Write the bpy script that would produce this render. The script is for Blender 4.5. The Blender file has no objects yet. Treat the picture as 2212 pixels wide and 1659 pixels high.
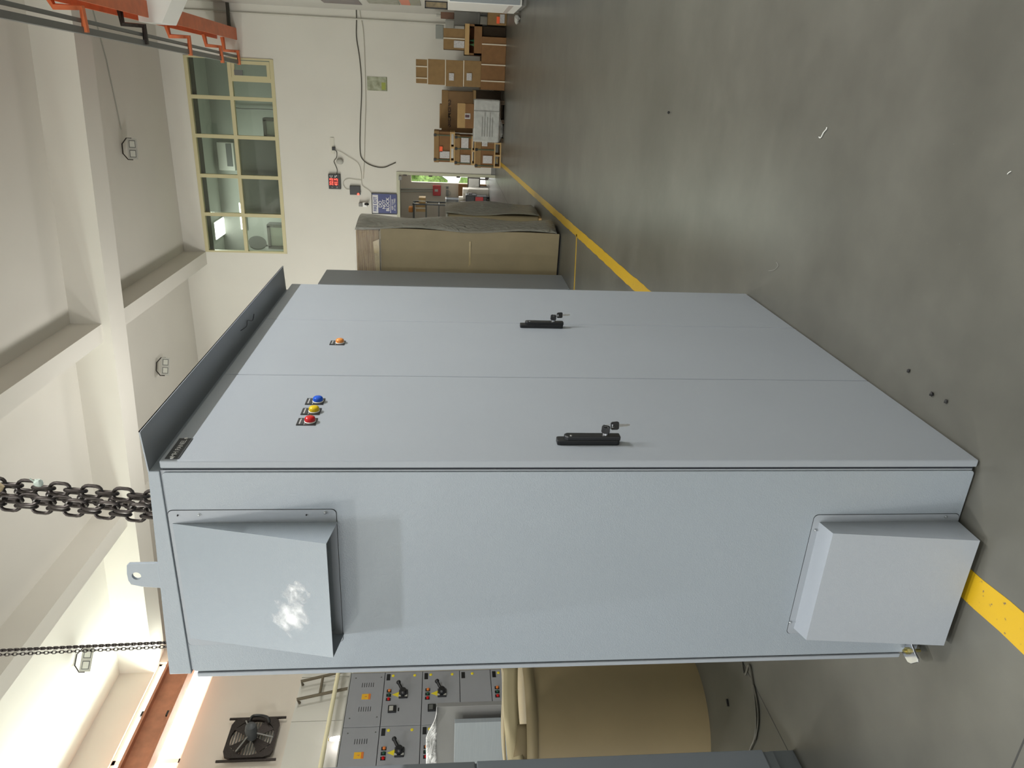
import bpy, bmesh, math, random
from mathutils import Vector, Matrix
random.seed(7)
sc = bpy.context.scene
col = sc.collection
PI = math.pi

# ------------------------------------------------------------------ camera (turned on its side like the photo)
F_PX, PITCH, ROLL, YAW, EYE = 1573.0419, 0.0954435, 0.0092633, 0.3945134, 1.358786
FW = Vector((-math.sin(YAW)*math.cos(PITCH), math.cos(YAW)*math.cos(PITCH), -math.sin(PITCH)))
R0 = Vector((math.cos(YAW), math.sin(YAW), 0)); U0 = R0.cross(FW)
RT = R0*math.cos(ROLL) + U0*math.sin(ROLL); UP = -R0*math.sin(ROLL) + U0*math.cos(ROLL)
CAM = Vector((0, 0, EYE))
cd = bpy.data.cameras.new('camera'); cam = bpy.data.objects.new('camera', cd); col.objects.link(cam)
cd.sensor_fit = 'HORIZONTAL'; cd.sensor_width = 36; cd.lens = 36*F_PX/2212; cd.clip_start = .05; cd.clip_end = 200
bx_, by_, bz_ = -UP, RT, -FW
cam.matrix_world = Matrix(((bx_.x, by_.x, bz_.x, 0), (bx_.y, by_.y, bz_.y, 0), (bx_.z, by_.z, bz_.z, EYE), (0, 0, 0, 1)))
sc.camera = cam

def at(x, y, X=None, Y=None, Z=None):
    """a point of the photo put back on the plane X=, Y= or Z= of the hall"""
    d = FW + RT*((1659-y-829.5)/F_PX) - UP*((x-1106)/F_PX)
    t = X/d.x if X is not None else Y/d.y if Y is not None else (Z-EYE)/d.z
    return CAM + d*t

# ------------------------------------------------------------------ materials
def lin(h):
    h = h.lstrip('#'); o = []
    for i in (0, 2, 4):
        c = int(h[i:i+2], 16)/255
        o.append(c/12.92 if c <= .04045 else ((c+.055)/1.055)**2.4)
    return o + [1]
MATS = {}
def mat(name, c, rough=.6, metal=0, var=0, vscale=8, bump=0, bscale=60, emit=0, spec=.5, coat=0, stretch=None, c2=None, det=4):
    if name in MATS: return MATS[name]
    m = bpy.data.materials.new(name); m.use_nodes = True; N = m.node_tree.nodes; L = m.node_tree.links
    b = N['Principled BSDF']; c = lin(c) if isinstance(c, str) else list(c)+[1]
    b.inputs['Base Color'].default_value = c; b.inputs['Roughness'].default_value = rough; b.inputs['Metallic'].default_value = metal
    b.inputs['Specular IOR Level'].default_value = spec; b.inputs['Coat Weight'].default_value = coat
    tc = N.new('ShaderNodeTexCoord'); src = tc.outputs['Object']
    if stretch:
        mp = N.new('ShaderNodeMapping'); mp.inputs['Scale'].default_value = stretch; L.new(src, mp.inputs['Vector']); src = mp.outputs['Vector']
    if var or c2:
        n = N.new('ShaderNodeTexNoise'); n.inputs['Scale'].default_value = vscale; n.inputs['Detail'].default_value = det; L.new(src, n.inputs['Vector'])
        r = N.new('ShaderNodeValToRGB'); r.color_ramp.elements[0].position = .3; r.color_ramp.elements[1].position = .7
        a = lin(c2) if c2 else [v*(1-var) for v in c[:3]]+[1]
        e = c if c2 else [min(1, v*(1+var)) for v in c[:3]]+[1]
        r.color_ramp.elements[0].color = a; r.color_ramp.elements[1].color = e
        L.new(n.outputs['Fac'], r.inputs['Fac']); L.new(r.outputs['Color'], b.inputs['Base Color'])
    if bump:
        n2 = N.new('ShaderNodeTexNoise'); n2.inputs['Scale'].default_value = bscale; n2.inputs['Detail'].default_value = 3; L.new(src, n2.inputs['Vector'])
        bp = N.new('ShaderNodeBump'); bp.inputs['Strength'].default_value = bump; bp.inputs['Distance'].default_value = .01
        L.new(n2.outputs['Fac'], bp.inputs['Height']); L.new(bp.outputs['Normal'], b.inputs['Normal'])
    if emit:
        b.inputs['Emission Color'].default_value = c; b.inputs['Emission Strength'].default_value = emit
    MATS[name] = m; return m

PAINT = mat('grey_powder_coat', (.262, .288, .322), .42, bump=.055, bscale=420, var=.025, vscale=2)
PAINT_B = mat('grey_powder_coat_rough', (.245, .280, .316), .34, bump=.12, bscale=330, var=.02, vscale=2)
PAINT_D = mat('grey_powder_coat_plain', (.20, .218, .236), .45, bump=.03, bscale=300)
MCCP = mat('switchboard_grey', (.29, .30, .32), .5, var=.03, vscale=3)
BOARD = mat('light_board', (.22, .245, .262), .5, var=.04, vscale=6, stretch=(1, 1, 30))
BLACK = mat('black_plastic', (.006, .007, .009), .38)
SEAL = mat('black_rubber', (.005, .006, .008), .8)
NAVY = mat('dark_seal', (.01, .014, .022), .7)
WHITE = mat('white_paint', (.8, .8, .78), .4)
STEEL = mat('zinc_steel', (.62, .63, .66), .22, 1)
BRASS = mat('yellow_zinc', (.55, .48, .2), .3, 1)
DARKST = mat('dark_steel', (.05, .043, .04), .42, .85, var=.3, vscale=60)
WALLM = mat('wall_plaster', (.66, .645, .59), .8, var=.03, vscale=.7, bump=.02, bscale=8)
CEILM = mat('ceiling_plaster', (.68, .66, .605), .85, var=.03, vscale=.5, bump=.02, bscale=6)
BEIGE = mat('beige_wall', (.58, .535, .47), .8, var=.03, vscale=.8)
CLAD = mat('white_cladding', (.56, .555, .51), .6)
ORANGE = mat('orange_steel_paint', (.62, .155, .055), .5, var=.12, vscale=5)
RUST = mat('orange_brown_paint', (.42, .17, .09), .6, var=.15, vscale=5)
CARD = mat('cardboard', (.245, .15, .06), .8, var=.07, vscale=9)
CARD_D = mat('cardboard_red_brown', (.20, .10, .037), .8, var=.08, vscale=9)
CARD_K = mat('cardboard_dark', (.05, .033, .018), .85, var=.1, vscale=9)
CARD_Y = mat('cardboard_pale', (.46, .30, .13), .8, var=.05, vscale=9)
KRAFT = mat('kraft_wrap', (.225, .185, .105), .62, var=.06, vscale=4, bump=.02, bscale=20)
KRAFT2 = mat('kraft_drum', (.26, .20, .105), .6, var=.06, vscale=4)
CORR = mat('corrugated_edges', (.34, .25, .12), .7, c2='#6f5236', vscale=7, stretch=(.6, .6, 14))
WOOD = mat('pale_pallet_wood', (.46, .31, .14), .75, var=.12, vscale=5, stretch=(1, 8, 8))
STRAP = mat('white_strap', (.62, .56, .45), .5)
GSTRAP = mat('green_strap', (.05, .08, .045), .5)
LABEL = mat('paper_label', (.56, .55, .56), .7, c2='#a9a7a5', vscale=40)
ORSTK = mat('orange_sticker', (.95, .12, .03), .5)
TAPE = mat('clear_brown_tape', (.36, .29, .15), .2, var=.1, vscale=20)
REDL = mat('red_lens', (.42, .006, .008), .12, spec=.3, coat=.2)
YELL = mat('yellow_lens', (.56, .40, .006), .12, spec=.3, coat=.2)
BLUL = mat('blue_lens', (.006, .07, .46), .12, spec=.3, coat=.2)
AMBL = mat('amber_lens', (.60, .21, .035), .2, coat=.4)
GRNL = mat('green_lens', (.01, .06, .035), .3)
ORL = mat('orange_lens', (.62, .17, .03), .3)
LEGEND = mat('legend_grey', (.035, .037, .04), .5)
SILV = mat('silver_lettering', (.5, .5, .5), .4)
YSTK = mat('yellow_sticker', (.75, .62, .02), .5)
OSTK = mat('amber_sticker', (.75, .42, .02), .5)
SIGNB = mat('sign_blue', (.016, .03, .16), .4)
SIGNW = mat('sign_white', (.6, .6, .62), .5)
IVORY = mat('ivory_window_frame', (.55, .50, .30), .5)
GRAYC = mat('grey_conduit', (.16, .165, .16), .45, .3)
CABLE_D = mat('dark_cable', (.07, .066, .05), .6)
CABLE_L = mat('white_cable', (.45, .43, .36), .6)
REDBOX = mat('fire_red', (.42, .012, .015), .4)
GREYP = mat('grey_plastic', (.2, .2, .19), .5)
LGREY = mat('light_grey_plastic', (.42, .42, .38), .5)
LED = mat('red_led', (1, .085, .055), .5, emit=2.2)
LEDG = mat('red_led_glow', (.12, .002, .003), .5, emit=.6)
TUBE = mat('tube_light_glow', (1, .98, .95), .5, emit=4)
BULB = mat('bulb_glow', (1, .95, .97), .5, emit=10)
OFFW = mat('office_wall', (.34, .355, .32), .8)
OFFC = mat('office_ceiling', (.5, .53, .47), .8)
DKGREY = mat('dark_grey_panel', (.10, .105, .10), .7)
LEAF = mat('hedge_leaves', (.16, .26, .07), .7, var=.6, vscale=12)
PAVE = mat('sunlit_paving', (.75, .75, .72), .8)
DARKW = mat('dark_brown_plastic', (.03, .012, .012), .5)

def floor_mat():
    m = bpy.data.materials.new('epoxy_floor'); m.use_nodes = True; N = m.node_tree.nodes; L = m.node_tree.links; b = N['Principled BSDF']
    tc = N.new('ShaderNodeTexCoord')
    def noise(s, d, st=None):
        n = N.new('ShaderNodeTexNoise'); n.inputs['Scale'].default_value = s; n.inputs['Detail'].default_value = d; v = tc.outputs['Object']
        if st:
            mp = N.new('ShaderNodeMapping'); mp.inputs['Scale'].default_value = st; L.new(v, mp.inputs['Vector']); v = mp.outputs['Vector']
        L.new(v, n.inputs['Vector']); return n.outputs['Fac']
    def ramp(f, a, c, p=(.3, .7)):
        r = N.new('ShaderNodeValToRGB'); r.color_ramp.elements[0].position = p[0]; r.color_ramp.elements[1].position = p[1]
        r.color_ramp.elements[0].color = a; r.color_ramp.elements[1].color = c; L.new(f, r.inputs['Fac']); return r.outputs['Color']
    base = ramp(noise(2.2, 8), (.074, .073, .063, 1), (.106, .105, .091, 1))
    mix = N.new('ShaderNodeMix'); mix.data_type = 'RGBA'; mix.blend_type = 'MULTIPLY'; mix.inputs[0].default_value = 1
    L.new(base, mix.inputs[6]); L.new(ramp(noise(14, 6), (.95, .95, .95, 1), (1.04, 1.04, 1.03, 1)), mix.inputs[7])
    sp = N.new('ShaderNodeMix'); sp.data_type = 'RGBA'
    L.new(ramp(noise(90, 2), (0, 0, 0, 1), (1, 1, 1, 1), (.76, .79)), sp.inputs[0]); L.new(mix.outputs[2], sp.inputs[6]); sp.inputs[7].default_value = (.115, .115, .108, 1)
    L.new(sp.outputs[2], b.inputs['Base Color'])
    rr = N.new('ShaderNodeMapRange'); rr.inputs['To Min'].default_value = .30; rr.inputs['To Max'].default_value = .36
    L.new(noise(3, 5, (1, .5, 1)), rr.inputs['Value']); L.new(rr.outputs[0], b.inputs['Roughness'])
    b.inputs['Specular IOR Level'].default_value = .5
    bp = N.new('ShaderNodeBump'); bp.inputs['Strength'].default_value = .02; bp.inputs['Distance'].default_value = .01
    L.new(noise(5, 4), bp.inputs['Height']); L.new(bp.outputs['Normal'], b.inputs['Normal'])
    return m
FLOOR = floor_mat()

def worn_yellow():
    m = bpy.data.materials.new('worn_yellow_line'); m.use_nodes = True; N = m.node_tree.nodes; L = m.node_tree.links; b = N['Principled BSDF']
    tc = N.new('ShaderNodeTexCoord'); n = N.new('ShaderNodeTexNoise'); n.inputs['Scale'].default_value = 62; n.inputs['Detail'].default_value = 5
    L.new(tc.outputs['Object'], n.inputs['Vector'])
    r = N.new('ShaderNodeValToRGB'); r.color_ramp.elements[0].position = .295; r.color_ramp.elements[1].position = .335
    r.color_ramp.elements[0].color = (.13, .09, .05, 1); r.color_ramp.elements[1].color = (.43, .27, .008, 1)
    L.new(n.outputs['Fac'], r.inputs['Fac']); L.new(r.outputs['Color'], b.inputs['Base Color']); b.inputs['Roughness'].default_value = .4
    return m
YELLOW = worn_yellow()

def see_through(name, tint, amount, rough=.05):
    m = bpy.data.materials.new(name); m.use_nodes = True; N = m.node_tree.nodes; L = m.node_tree.links; N.remove(N['Principled BSDF'])
    t = N.new('ShaderNodeBsdfTransparent'); t.inputs[0].default_value = tint
    g = N.new('ShaderNodeBsdfGlossy'); g.inputs['Roughness'].default_value = rough; g.inputs[0].default_value = (.9, .9, .9, 1)
    x = N.new('ShaderNodeMixShader'); x.inputs[0].default_value = amount
    L.new(t.outputs[0], x.inputs[1]); L.new(g.outputs[0], x.inputs[2]); L.new(x.outputs[0], N['Material Output'].inputs[0])
    return m
GLASS = see_through('window_glass', (.93, .97, .93, 1), .06)

def film(name, amount, c=(.75, .75, .72, 1)):
    m = bpy.data.materials.new(name); m.use_nodes = True; N = m.node_tree.nodes; L = m.node_tree.links; b = N['Principled BSDF']
    b.inputs['Base Color'].default_value = c; b.inputs['Roughness'].default_value = .18
    tc = N.new('ShaderNodeTexCoord'); n = N.new('ShaderNodeTexNoise'); n.inputs['Scale'].default_value = 9; n.inputs['Detail'].default_value = 5; n.inputs['Distortion'].default_value = 2
    L.new(tc.outputs['Object'], n.inputs['Vector'])
    bp = N.new('ShaderNodeBump'); bp.inputs['Strength'].default_value = .8; bp.inputs['Distance'].default_value = .06
    L.new(n.outputs['Fac'], bp.inputs['Height']); L.new(bp.outputs['Normal'], b.inputs['Normal'])
    t = N.new('ShaderNodeBsdfTransparent'); x = N.new('ShaderNodeMixShader'); x.inputs[0].default_value = amount
    L.new(t.outputs[0], x.inputs[1]); L.new(b.outputs[0], x.inputs[2]); L.new(x.outputs[0], N['Material Output'].inputs[0])
    return m
FILM = film('clear_stretch_film', .16)
FILM_W = film('white_film', .95, (.97, .97, .97, 1))
FILM_G = film('grey_film', .75, (.30, .30, .26, 1))

# ------------------------------------------------------------------ mesh builder
class MB:
    def __init__(s): s.bm = bmesh.new()
    def box(s, a, b):
        x0, x1 = sorted((a[0], b[0])); y0, y1 = sorted((a[1], b[1])); z0, z1 = sorted((a[2], b[2]))
        v = [s.bm.verts.new(p) for p in ((x0,y0,z0),(x1,y0,z0),(x1,y1,z0),(x0,y1,z0),(x0,y0,z1),(x1,y0,z1),(x1,y1,z1),(x0,y1,z1))]
        for f in ((3,2,1,0),(4,5,6,7),(0,1,5,4),(1,2,6,5),(2,3,7,6),(3,0,4,7)): s.bm.faces.new([v[i] for i in f])
        return s
    def hexa(s, p):
        v = [s.bm.verts.new(q) for q in p]
        for f in ((3,2,1,0),(4,5,6,7),(0,1,5,4),(1,2,6,5),(2,3,7,6),(3,0,4,7)): s.bm.faces.new([v[i] for i in f])
        return s
    def poly(s, pts): s.bm.faces.new([s.bm.verts.new(p) for p in pts]); return s
    def prism(s, pts, off):
        off = Vector(off); a = [s.bm.verts.new(p) for p in pts]; b = [s.bm.verts.new(Vector(p)+off) for p in pts]; n = len(a)
        s.bm.faces.new(a[::-1]); s.bm.faces.new(b)
        for i in range(n): s.bm.faces.new((a[i], a[(i+1)%n], b[(i+1)%n], b[i]))
        return s
    def ringplate(s, outer, inner, off):
        off = Vector(off); n = len(outer); R = [[s.bm.verts.new(Vector(p)+o) for p in q] for q in (outer, inner) for o in (Vector(), off)]
        o0, o1, i0, i1 = R
        for k in range(n):
            j = (k+1) % n
            for q in ((o0[k], o0[j], o1[j], o1[k]), (i0[j], i0[k], i1[k], i1[j]), (o0[j], o0[k], i0[k], i0[j]), (o1[k], o1[j], i1[j], i1[k])): s.bm.faces.new(q)
        return s
    def lathe(s, base, axis, prof, n=20):
        """prof: (distance along axis, radius)"""
        ax = Vector(axis).normalized(); t = ax.orthogonal().normalized(); w = ax.cross(t); base = Vector(base); rings = []
        for d, r in prof:
            rings.append([s.bm.verts.new(base+ax*d+(t*math.cos(2*PI*k/n)+w*math.sin(2*PI*k/n))*max(r, 1e-5)) for k in range(n)])
        s.bm.faces.new(rings[0][::-1]); s.bm.faces.new(rings[-1])
        for a, b in zip(rings, rings[1:]):
            for k in range(n): s.bm.faces.new((a[k], a[(k+1)%n], b[(k+1)%n], b[k]))
        return s
    def cyl(s, a, b, r, n=14, r2=None):
        a, b = Vector(a), Vector(b); return s.lathe(a, b-a, ((0, r), ((b-a).length, r if r2 is None else r2)), n)
    def tube(s, pts, r, n=8, closed=False):
        pts = [Vector(p) for p in pts]; m = len(pts); rings = []; t = None
        for i, p in enumerate(pts):
            d = (pts[(i+1)%m]-pts[i-1]) if closed else (pts[min(i+1, m-1)]-pts[max(i-1, 0)]); d.normalize()
            t = d.orthogonal() if t is None else t-d*t.dot(d); t.normalize(); w = d.cross(t)
            rr = r[i] if isinstance(r, (list, tuple)) else r
            rings.append([s.bm.verts.new(p+(t*math.cos(2*PI*k/n)+w*math.sin(2*PI*k/n))*rr) for k in range(n)])
        if not closed: s.bm.faces.new(rings[0][::-1]); s.bm.faces.new(rings[-1])
        for i in range(m if closed else m-1):
            a, b = rings[i], rings[(i+1)%m]
            for k in range(n): s.bm.faces.new((a[k], a[(k+1)%n], b[(k+1)%n], b[k]))
        return s
    def grid(s, fn, nu, nv):
        g = [[s.bm.verts.new(fn(i/nu, j/nv)) for j in range(nv+1)] for i in range(nu+1)]
        for i in range(nu):
            for j in range(nv): s.bm.faces.new((g[i][j], g[i+1][j], g[i+1][j+1], g[i][j+1]))
        return s
    def blob(s, c, r, sub=2, sq=(1, 1, 1), jit=0):
        ret = bmesh.ops.create_icosphere(s.bm, subdivisions=sub, radius=1)
        for v in ret['verts']:
            k = 1+random.uniform(-jit, jit); v.co = Vector(c)+Vector((v.co.x*r*sq[0]*k, v.co.y*r*sq[1]*k, v.co.z*r*sq[2]*k))
        return s
    def build(s, name, m, parent=None, bevel=0, seg=2, smooth=False, solid=0):
        bm = s.bm
        bmesh.ops.recalc_face_normals(bm, faces=bm.faces[:])
        me = bpy.data.meshes.new(name); o = bpy.data.objects.new(name, me); col.objects.link(o)
        if parent is None:
            vs = [v.co for v in bm.verts]
            org = Vector(((min(v.x for v in vs)+max(v.x for v in vs))/2, (min(v.y for v in vs)+max(v.y for v in vs))/2, min(v.z for v in vs)))
            o.location = org
        else:
            r = parent
            org = Vector()
            while r: org += Vector(r.location); r = r.parent
            o.parent = parent
        for v in bm.verts: v.co -= org
        if smooth:
            for f in bm.faces: f.smooth = True
        bm.to_mesh(me); bm.free(); me.materials.append(m)
        if solid:
            k = o.modifiers.new('solid', 'SOLIDIFY'); k.thickness = solid; k.offset = 0
        if bevel:
            k = o.modifiers.new('bevel', 'BEVEL'); k.width = bevel; k.segments = seg; k.limit_method = 'ANGLE'; k.angle_limit = .7
        if smooth: me.set_sharp_from_angle(angle=.7)
        return o
def tag(o, label, cat, group=None, kind=None):
    o['label'] = label; o['category'] = cat
    if group: o['group'] = group
    if kind: o['kind'] = kind
    return o
def thing(name, label, cat, loc, group=None):
    o = bpy.data.objects.new(name, None); col.objects.link(o); o.location = loc; o.empty_display_size = .05
    return tag(o, label, cat, group)
def struct(name, mb, m, **k):
    o = mb.build(name, m, **k); o['kind'] = 'structure'; return o
def copy_tree(o, parent=None):
    c = o.copy(); col.objects.link(c); c.parent = parent
    for ch in [x for x in o.children]: copy_tree(ch, c)
    return c
def text(name, body, size, loc, right, up, m, parent, align='CENTER', ext=.0006, sx=1, bold=0, space=1):
    cu = bpy.data.curves.new(name, 'FONT'); cu.body = body; cu.size = size; cu.align_x = align; cu.align_y = 'CENTER'; cu.extrude = ext; cu.offset = bold; cu.space_character = space
    cu.materials.append(m); o = bpy.data.objects.new(name, cu); col.objects.link(o)
    r, u = Vector(right), Vector(up); n = r.cross(u); org = Vector(); q = parent
    while q: org += Vector(q.location); q = q.parent
    l = Vector(loc)-org; o.parent = parent
    M_ = Matrix(((r.x*sx, u.x, n.x, 0), (r.y*sx, u.y, n.y, 0), (r.z*sx, u.z, n.z, 0), (0, 0, 0, 1)))
    o.parent = None; bpy.context.view_layer.update()
    me = bpy.data.meshes.new_from_object(o.evaluated_get(bpy.context.evaluated_depsgraph_get()))
    me.transform(M_); me.materials.clear(); me.materials.append(m); bpy.data.objects.remove(o)
    o = bpy.data.objects.new(name, me); col.objects.link(o); o.parent = parent; o.location = l
    return o
def V(*a): return Vector(a)
XR, YR, ZU = V(1, 0, 0), V(0, 1, 0), V(0, 0, 1)
def smoothpath(pts, n=8):
    pts = [Vector(p) for p in pts]; out = []
    for i in range(len(pts)-1):
        p0, p1, p2, p3 = pts[max(i-1, 0)], pts[i], pts[i+1], pts[min(i+2, len(pts)-1)]
        for k in range(n):
            t = k/n; out.append(.5*((2*p1)+(p2-p0)*t+(2*p0-5*p1+4*p2-p3)*t*t+(3*p1-p0-3*p2+p3)*t**3))
    return out+[pts[-1]]

# ------------------------------------------------------------------ the hall
YW = 20.15; ZC = 8.31; XL = -12.3; YB = -9.0
def W(x, y, off=0): return at(x, y, Y=YW-off)
def xrw(y): return 1.45+.022*(YW-y)      # the right wall
XB = xrw(YB)
struct('floor', MB().box((XL-.3, YB-.3, -.2), (XB+1.5, 32, 0)), FLOOR)
struct('ceiling', MB().box((XL-.3, YB-.3, ZC), (XB+.3, YW+.3, ZC+.25)), CEILM)
# far wall with the doorway and the office window
dxl, dxr, dzt = -4.4, W(900, 378).x, W(864, 400).z
wl, wr, wb, wt = -4.60, .25, 5.60, 7.75
m = MB()
for a in (((XL-.3, 0), (dxl, dzt)), ((dxr, 0), (XB+.3, dzt)), ((XL-.3, dzt), (XB+.3, wb)), ((XL-.3, wb), (wl, wt)), ((wr, wb), (XB+.3, wt)), ((XL-.3, wt), (XB+.3, ZC))):
    m.box((a[0][0], YW, a[0][1]), (a[1][0], YW+.22, a[1][1]))
struct('wall_far', m, WALLM)
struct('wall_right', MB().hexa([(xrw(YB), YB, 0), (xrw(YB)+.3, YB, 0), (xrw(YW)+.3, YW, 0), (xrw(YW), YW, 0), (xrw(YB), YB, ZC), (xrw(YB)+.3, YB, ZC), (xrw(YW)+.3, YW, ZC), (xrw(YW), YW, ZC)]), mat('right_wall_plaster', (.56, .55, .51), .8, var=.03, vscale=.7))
struct('wall_back', MB().box((XL-.3, YB-.3, 0), (XB+.3, YB, ZC)), WALLM)
# left wall: clerestory windows above
LZ0, LZ1, LYE = at(382, 1659, X=XL).z, at(235, 1659, X=XL).z+.02, at(312, 1432, X=XL).y
m = MB().box((XL-.25, YB, 0), (XL, YW, LZ0)).box((XL-.25, YB, LZ1), (XL, YW, ZC)).box((XL-.25, LYE, LZ0), (XL, YW, LZ1))
y = YB+.4
struct('wall_left', m, BEIGE)
n = 0; y1 = LYE
while y1 > YB+.5:
    y0 = max(y1-2.55, YB); n += 1
    fr = MB()
    for a, b in (((y0, LZ0), (y0+.05, LZ1)), ((y1-.05, LZ0), (y1, LZ1)), ((y0, LZ0), (y1, LZ0+.05)), ((y0, LZ1-.06), (y1, LZ1))):
        fr.box((XL-.12, a[0], a[1]), (XL-.06, b[0], b[1]))
    w = struct('window_%d' % (n+1), fr, WHITE)
    MB().box((XL-.10, y0+.05, LZ0+.05), (XL-.094, y1-.05, LZ1-.06)).build('pane', GLASS, w)
    y1 = y0
# beams under the ceiling
XB0, XB1 = at(95, 300, Z=ZC).y, at(95, 300, Z=ZC).y+.70
def slope_beam(z0, p, q, w, nx, ny):  # straight beam between two plan points, its right face on them
    return MB().hexa([(p[0]-w*nx, p[1]-w*ny, z0), (p[0], p[1], z0), (q[0], q[1], z0), (q[0]-w*nx, q[1]-w*ny, z0), (p[0]-w*nx, p[1]-w*ny, ZC), (p[0], p[1], ZC), (q[0], q[1], ZC), (q[0]-w*nx, q[1]-w*ny, ZC)])
pa, pb = at(95, 300, Z=ZC), at(180, 900, Z=ZC)
k = (pb.y-pa.y)/(pb.x-pa.x)
yb = lambda x: pa.y+k*(x-pa.x)
struct('trim_1', slope_beam(ZC-.72, (XL, yb(XL)+.66), (XB, yb(XB)+.66), .66, 0, 1), CEILM)
struct('trim_2', slope_beam(ZC-.56, (-4.38, YB), (-4.60, YW), .34, 1, 0), CEILM)
struct('trim_3', slope_beam(ZC-.56, (-8.10, YB), (-8.50, YW), .34, 1, 0), CEILM)
struct('trim_4', slope_beam(ZC-.72, (XL, 7.0), (XB, 7.3), .66, 0, 1), CEILM)
struct('trim_5', slope_beam(ZC-.72, (XL, -.6), (XB, -.3), .66, 0, 1), CEILM)
# white cladding on the left wall, with its seams, below the fan
zc0 = at(625, 1580, X=XL).z
m = MB(); yy = YB
while yy < YW-.2:
    m.box((XL, yy+.004, .12), (XL+.03, min(yy+1.19, YW-.02), zc0)); yy += 1.2
struct('trim_6', m, CLAD)
struct('baseboard_far', MB().box((dxr+.06, YW-.012, 0), (xrw(YW), YW, .11)), GREYP)

# door frame (greenish ivory) with hinges
jm = mat('door_frame_paint', (.46, .46, .34), .5)
m = MB().box((dxr-.005, YW-.03, 0), (dxr+.07, YW+.2, dzt+.09)).box((dxl-.07, YW-.03, 0), (dxl+.005, YW+.2, dzt+.09)).box((dxl, YW-.03, dzt), (dxr, YW+.2, dzt+.09))
d1 = struct('door_1', m, jm)
for px in (875, 930, 990, 1052):
    z = W(px, 377).z
    MB().box((dxr-.03, YW-.045, z-.05), (dxr+.0, YW-.02, z+.05)).build('hinge', DARKST, d1)
c = W(863, 384); MB().box((c.x-.05, YW-.09, c.z-.06), (c.x+.05, YW-.03, c.z+.02)).build('door_closer', GREYP, d1)

# ------------------------------------------------------------------ corridor beyond the doorway
YC = 24.3
cx = at(950, 395, Y=YC).x; ctop = at(888, 386, Y=YC).z
struct('wall_corridor', MB().box((-9, YC, 0), (cx, YC+.15, 3.2)).box((cx, YC, ctop), (1.5, YC+.15, 3.2)), mat('corridor_wall', (.60, .54, .46), .8, var=.03, vscale=1))
struct('wall_corridor_left', MB().box((-9.1, YW+.22, 0), (-9, YC+.15, 3.2)), WALLM)
struct('wall_corridor_right', MB().box((1.5, YW+.22, 0), (1.6, YC+.15, 3.2)), WALLM)
struct('ceiling_corridor', MB().box((-9.1, YW+.22, 3.2), (1.6, YC+.15, 3.3)), WALLM)
struct('floor_outside', MB().box((-12, YC+.15, .0), (8, 31, .02)), PAVE)
h = MB()
for i in range(60):
    h.blob((random.uniform(-7, 1.5), 29+random.uniform(-.5, .8), random.uniform(.3, 3.2)), random.uniform(.35, .7), 2, jit=.25)
h = h.build('hedge', LEAF); tag(h, 'sunlit green hedge outside beyond the corridor opening', 'hedge', kind='stuff')

def C(x, y, Y): return at(x, y, Y=Y)
def pbox(mb, x0, y0, x1, y1, Y, dep, zb=None, inset=0):
    """box seen as the rectangle x0..x1, y0..y1 of the photo, front at Y"""
    xm, ym = (x0+x1)/2, (y0+y1)/2
    a = (at(xm, y1, Y=Y).x+inset, Y, at(x1, ym, Y=Y).z if zb is None else zb); b = (at(xm, y0, Y=Y).x-inset, Y+dep, at(x0, ym, Y=Y).z)
    mb.box(a, b); return Vector(((a[0]+b[0])/2, Y+dep/2, a[2])), a, b

# fire panel
f = thing('fire_alarm_panel', 'red fire alarm panel on the corridor wall beyond the doorway', 'alarm', C(944, 412, YC))
m = MB(); pbox(m, 935, 401, 952, 423, YC-.12, .119); m.build('housing', REDBOX, f, .01)
m = MB(); pbox(m, 939, 409, 946, 414, YC-.13, .012); m.build('dial', LGREY, f)
m = MB()
for yy in (408, 413): m.cyl(C(864, yy, YC-.03), C(935, yy, YC-.03), .022)
tag(m.build('conduit', LGREY), 'pair of pale conduits running down to the red alarm panel', 'conduit')
f = thing('power_outlet', 'grey socket below the red alarm panel in the corridor', 'outlet', C(966, 406, YC))
m = MB(); pbox(m, 963.5, 403, 969, 408, YC-.04, .039); m.build('plate', GREYP, f)
m = MB(); pbox(m, 965, 404.5, 967, 406.5, YC-.045, .006); m.build('socket_hole', BLACK, f)
f = thing('switch_box', 'tall grey switch box with a looped lead left of the corridor socket', 'switch', C(966, 418, YC))
m = MB(); pbox(m, 963.5, 410.5, 969, 424, YC-.05, .049); m.build('housing', GREYP, f)
m = MB().tube(smoothpath([C(968, 412, YC-.03), C(973, 415, YC-.03), C(973, 420, YC-.03), C(968, 422, YC-.03)]), .008); m.build('lead', LGREY, f)
m = MB(); pbox(m, 990, 398, 1008, 431, 24.1, .05, zb=0)
tag(m.build('cardboard_sheet', CARD_D), 'brown cardboard sheet standing behind the white boxes in the corridor', 'cardboard')
# framed white board by the opening
f = thing('notice_stand', 'white square notice stand in a dark frame by the corridor opening', 'notice', C(1035, 395, 23.4))
_, a, b = pbox(m2 := MB(), 1012, 385.5, 1035, 405, 23.4, .03); m2.build('panel', WHITE, f)
m = MB()
for q in ((a[0]-.03, a[2]-.03, a[0], b[2]+.03), (b[0], a[2]-.03, b[0]+.03, b[2]+.03), (a[0], a[2]-.03, b[0], a[2]), (a[0], b[2], b[0], b[2]+.03)): m.box((q[0], 23.38, q[1]), (q[2], 23.44, q[3]))
m.build('frame', DARKST, f)
for X in (a[0], b[0]-.04): MB().box((X, 23.4, 0), (X+.04, 23.44, a[2]-.03)).build('leg', DARKST, f)
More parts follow.
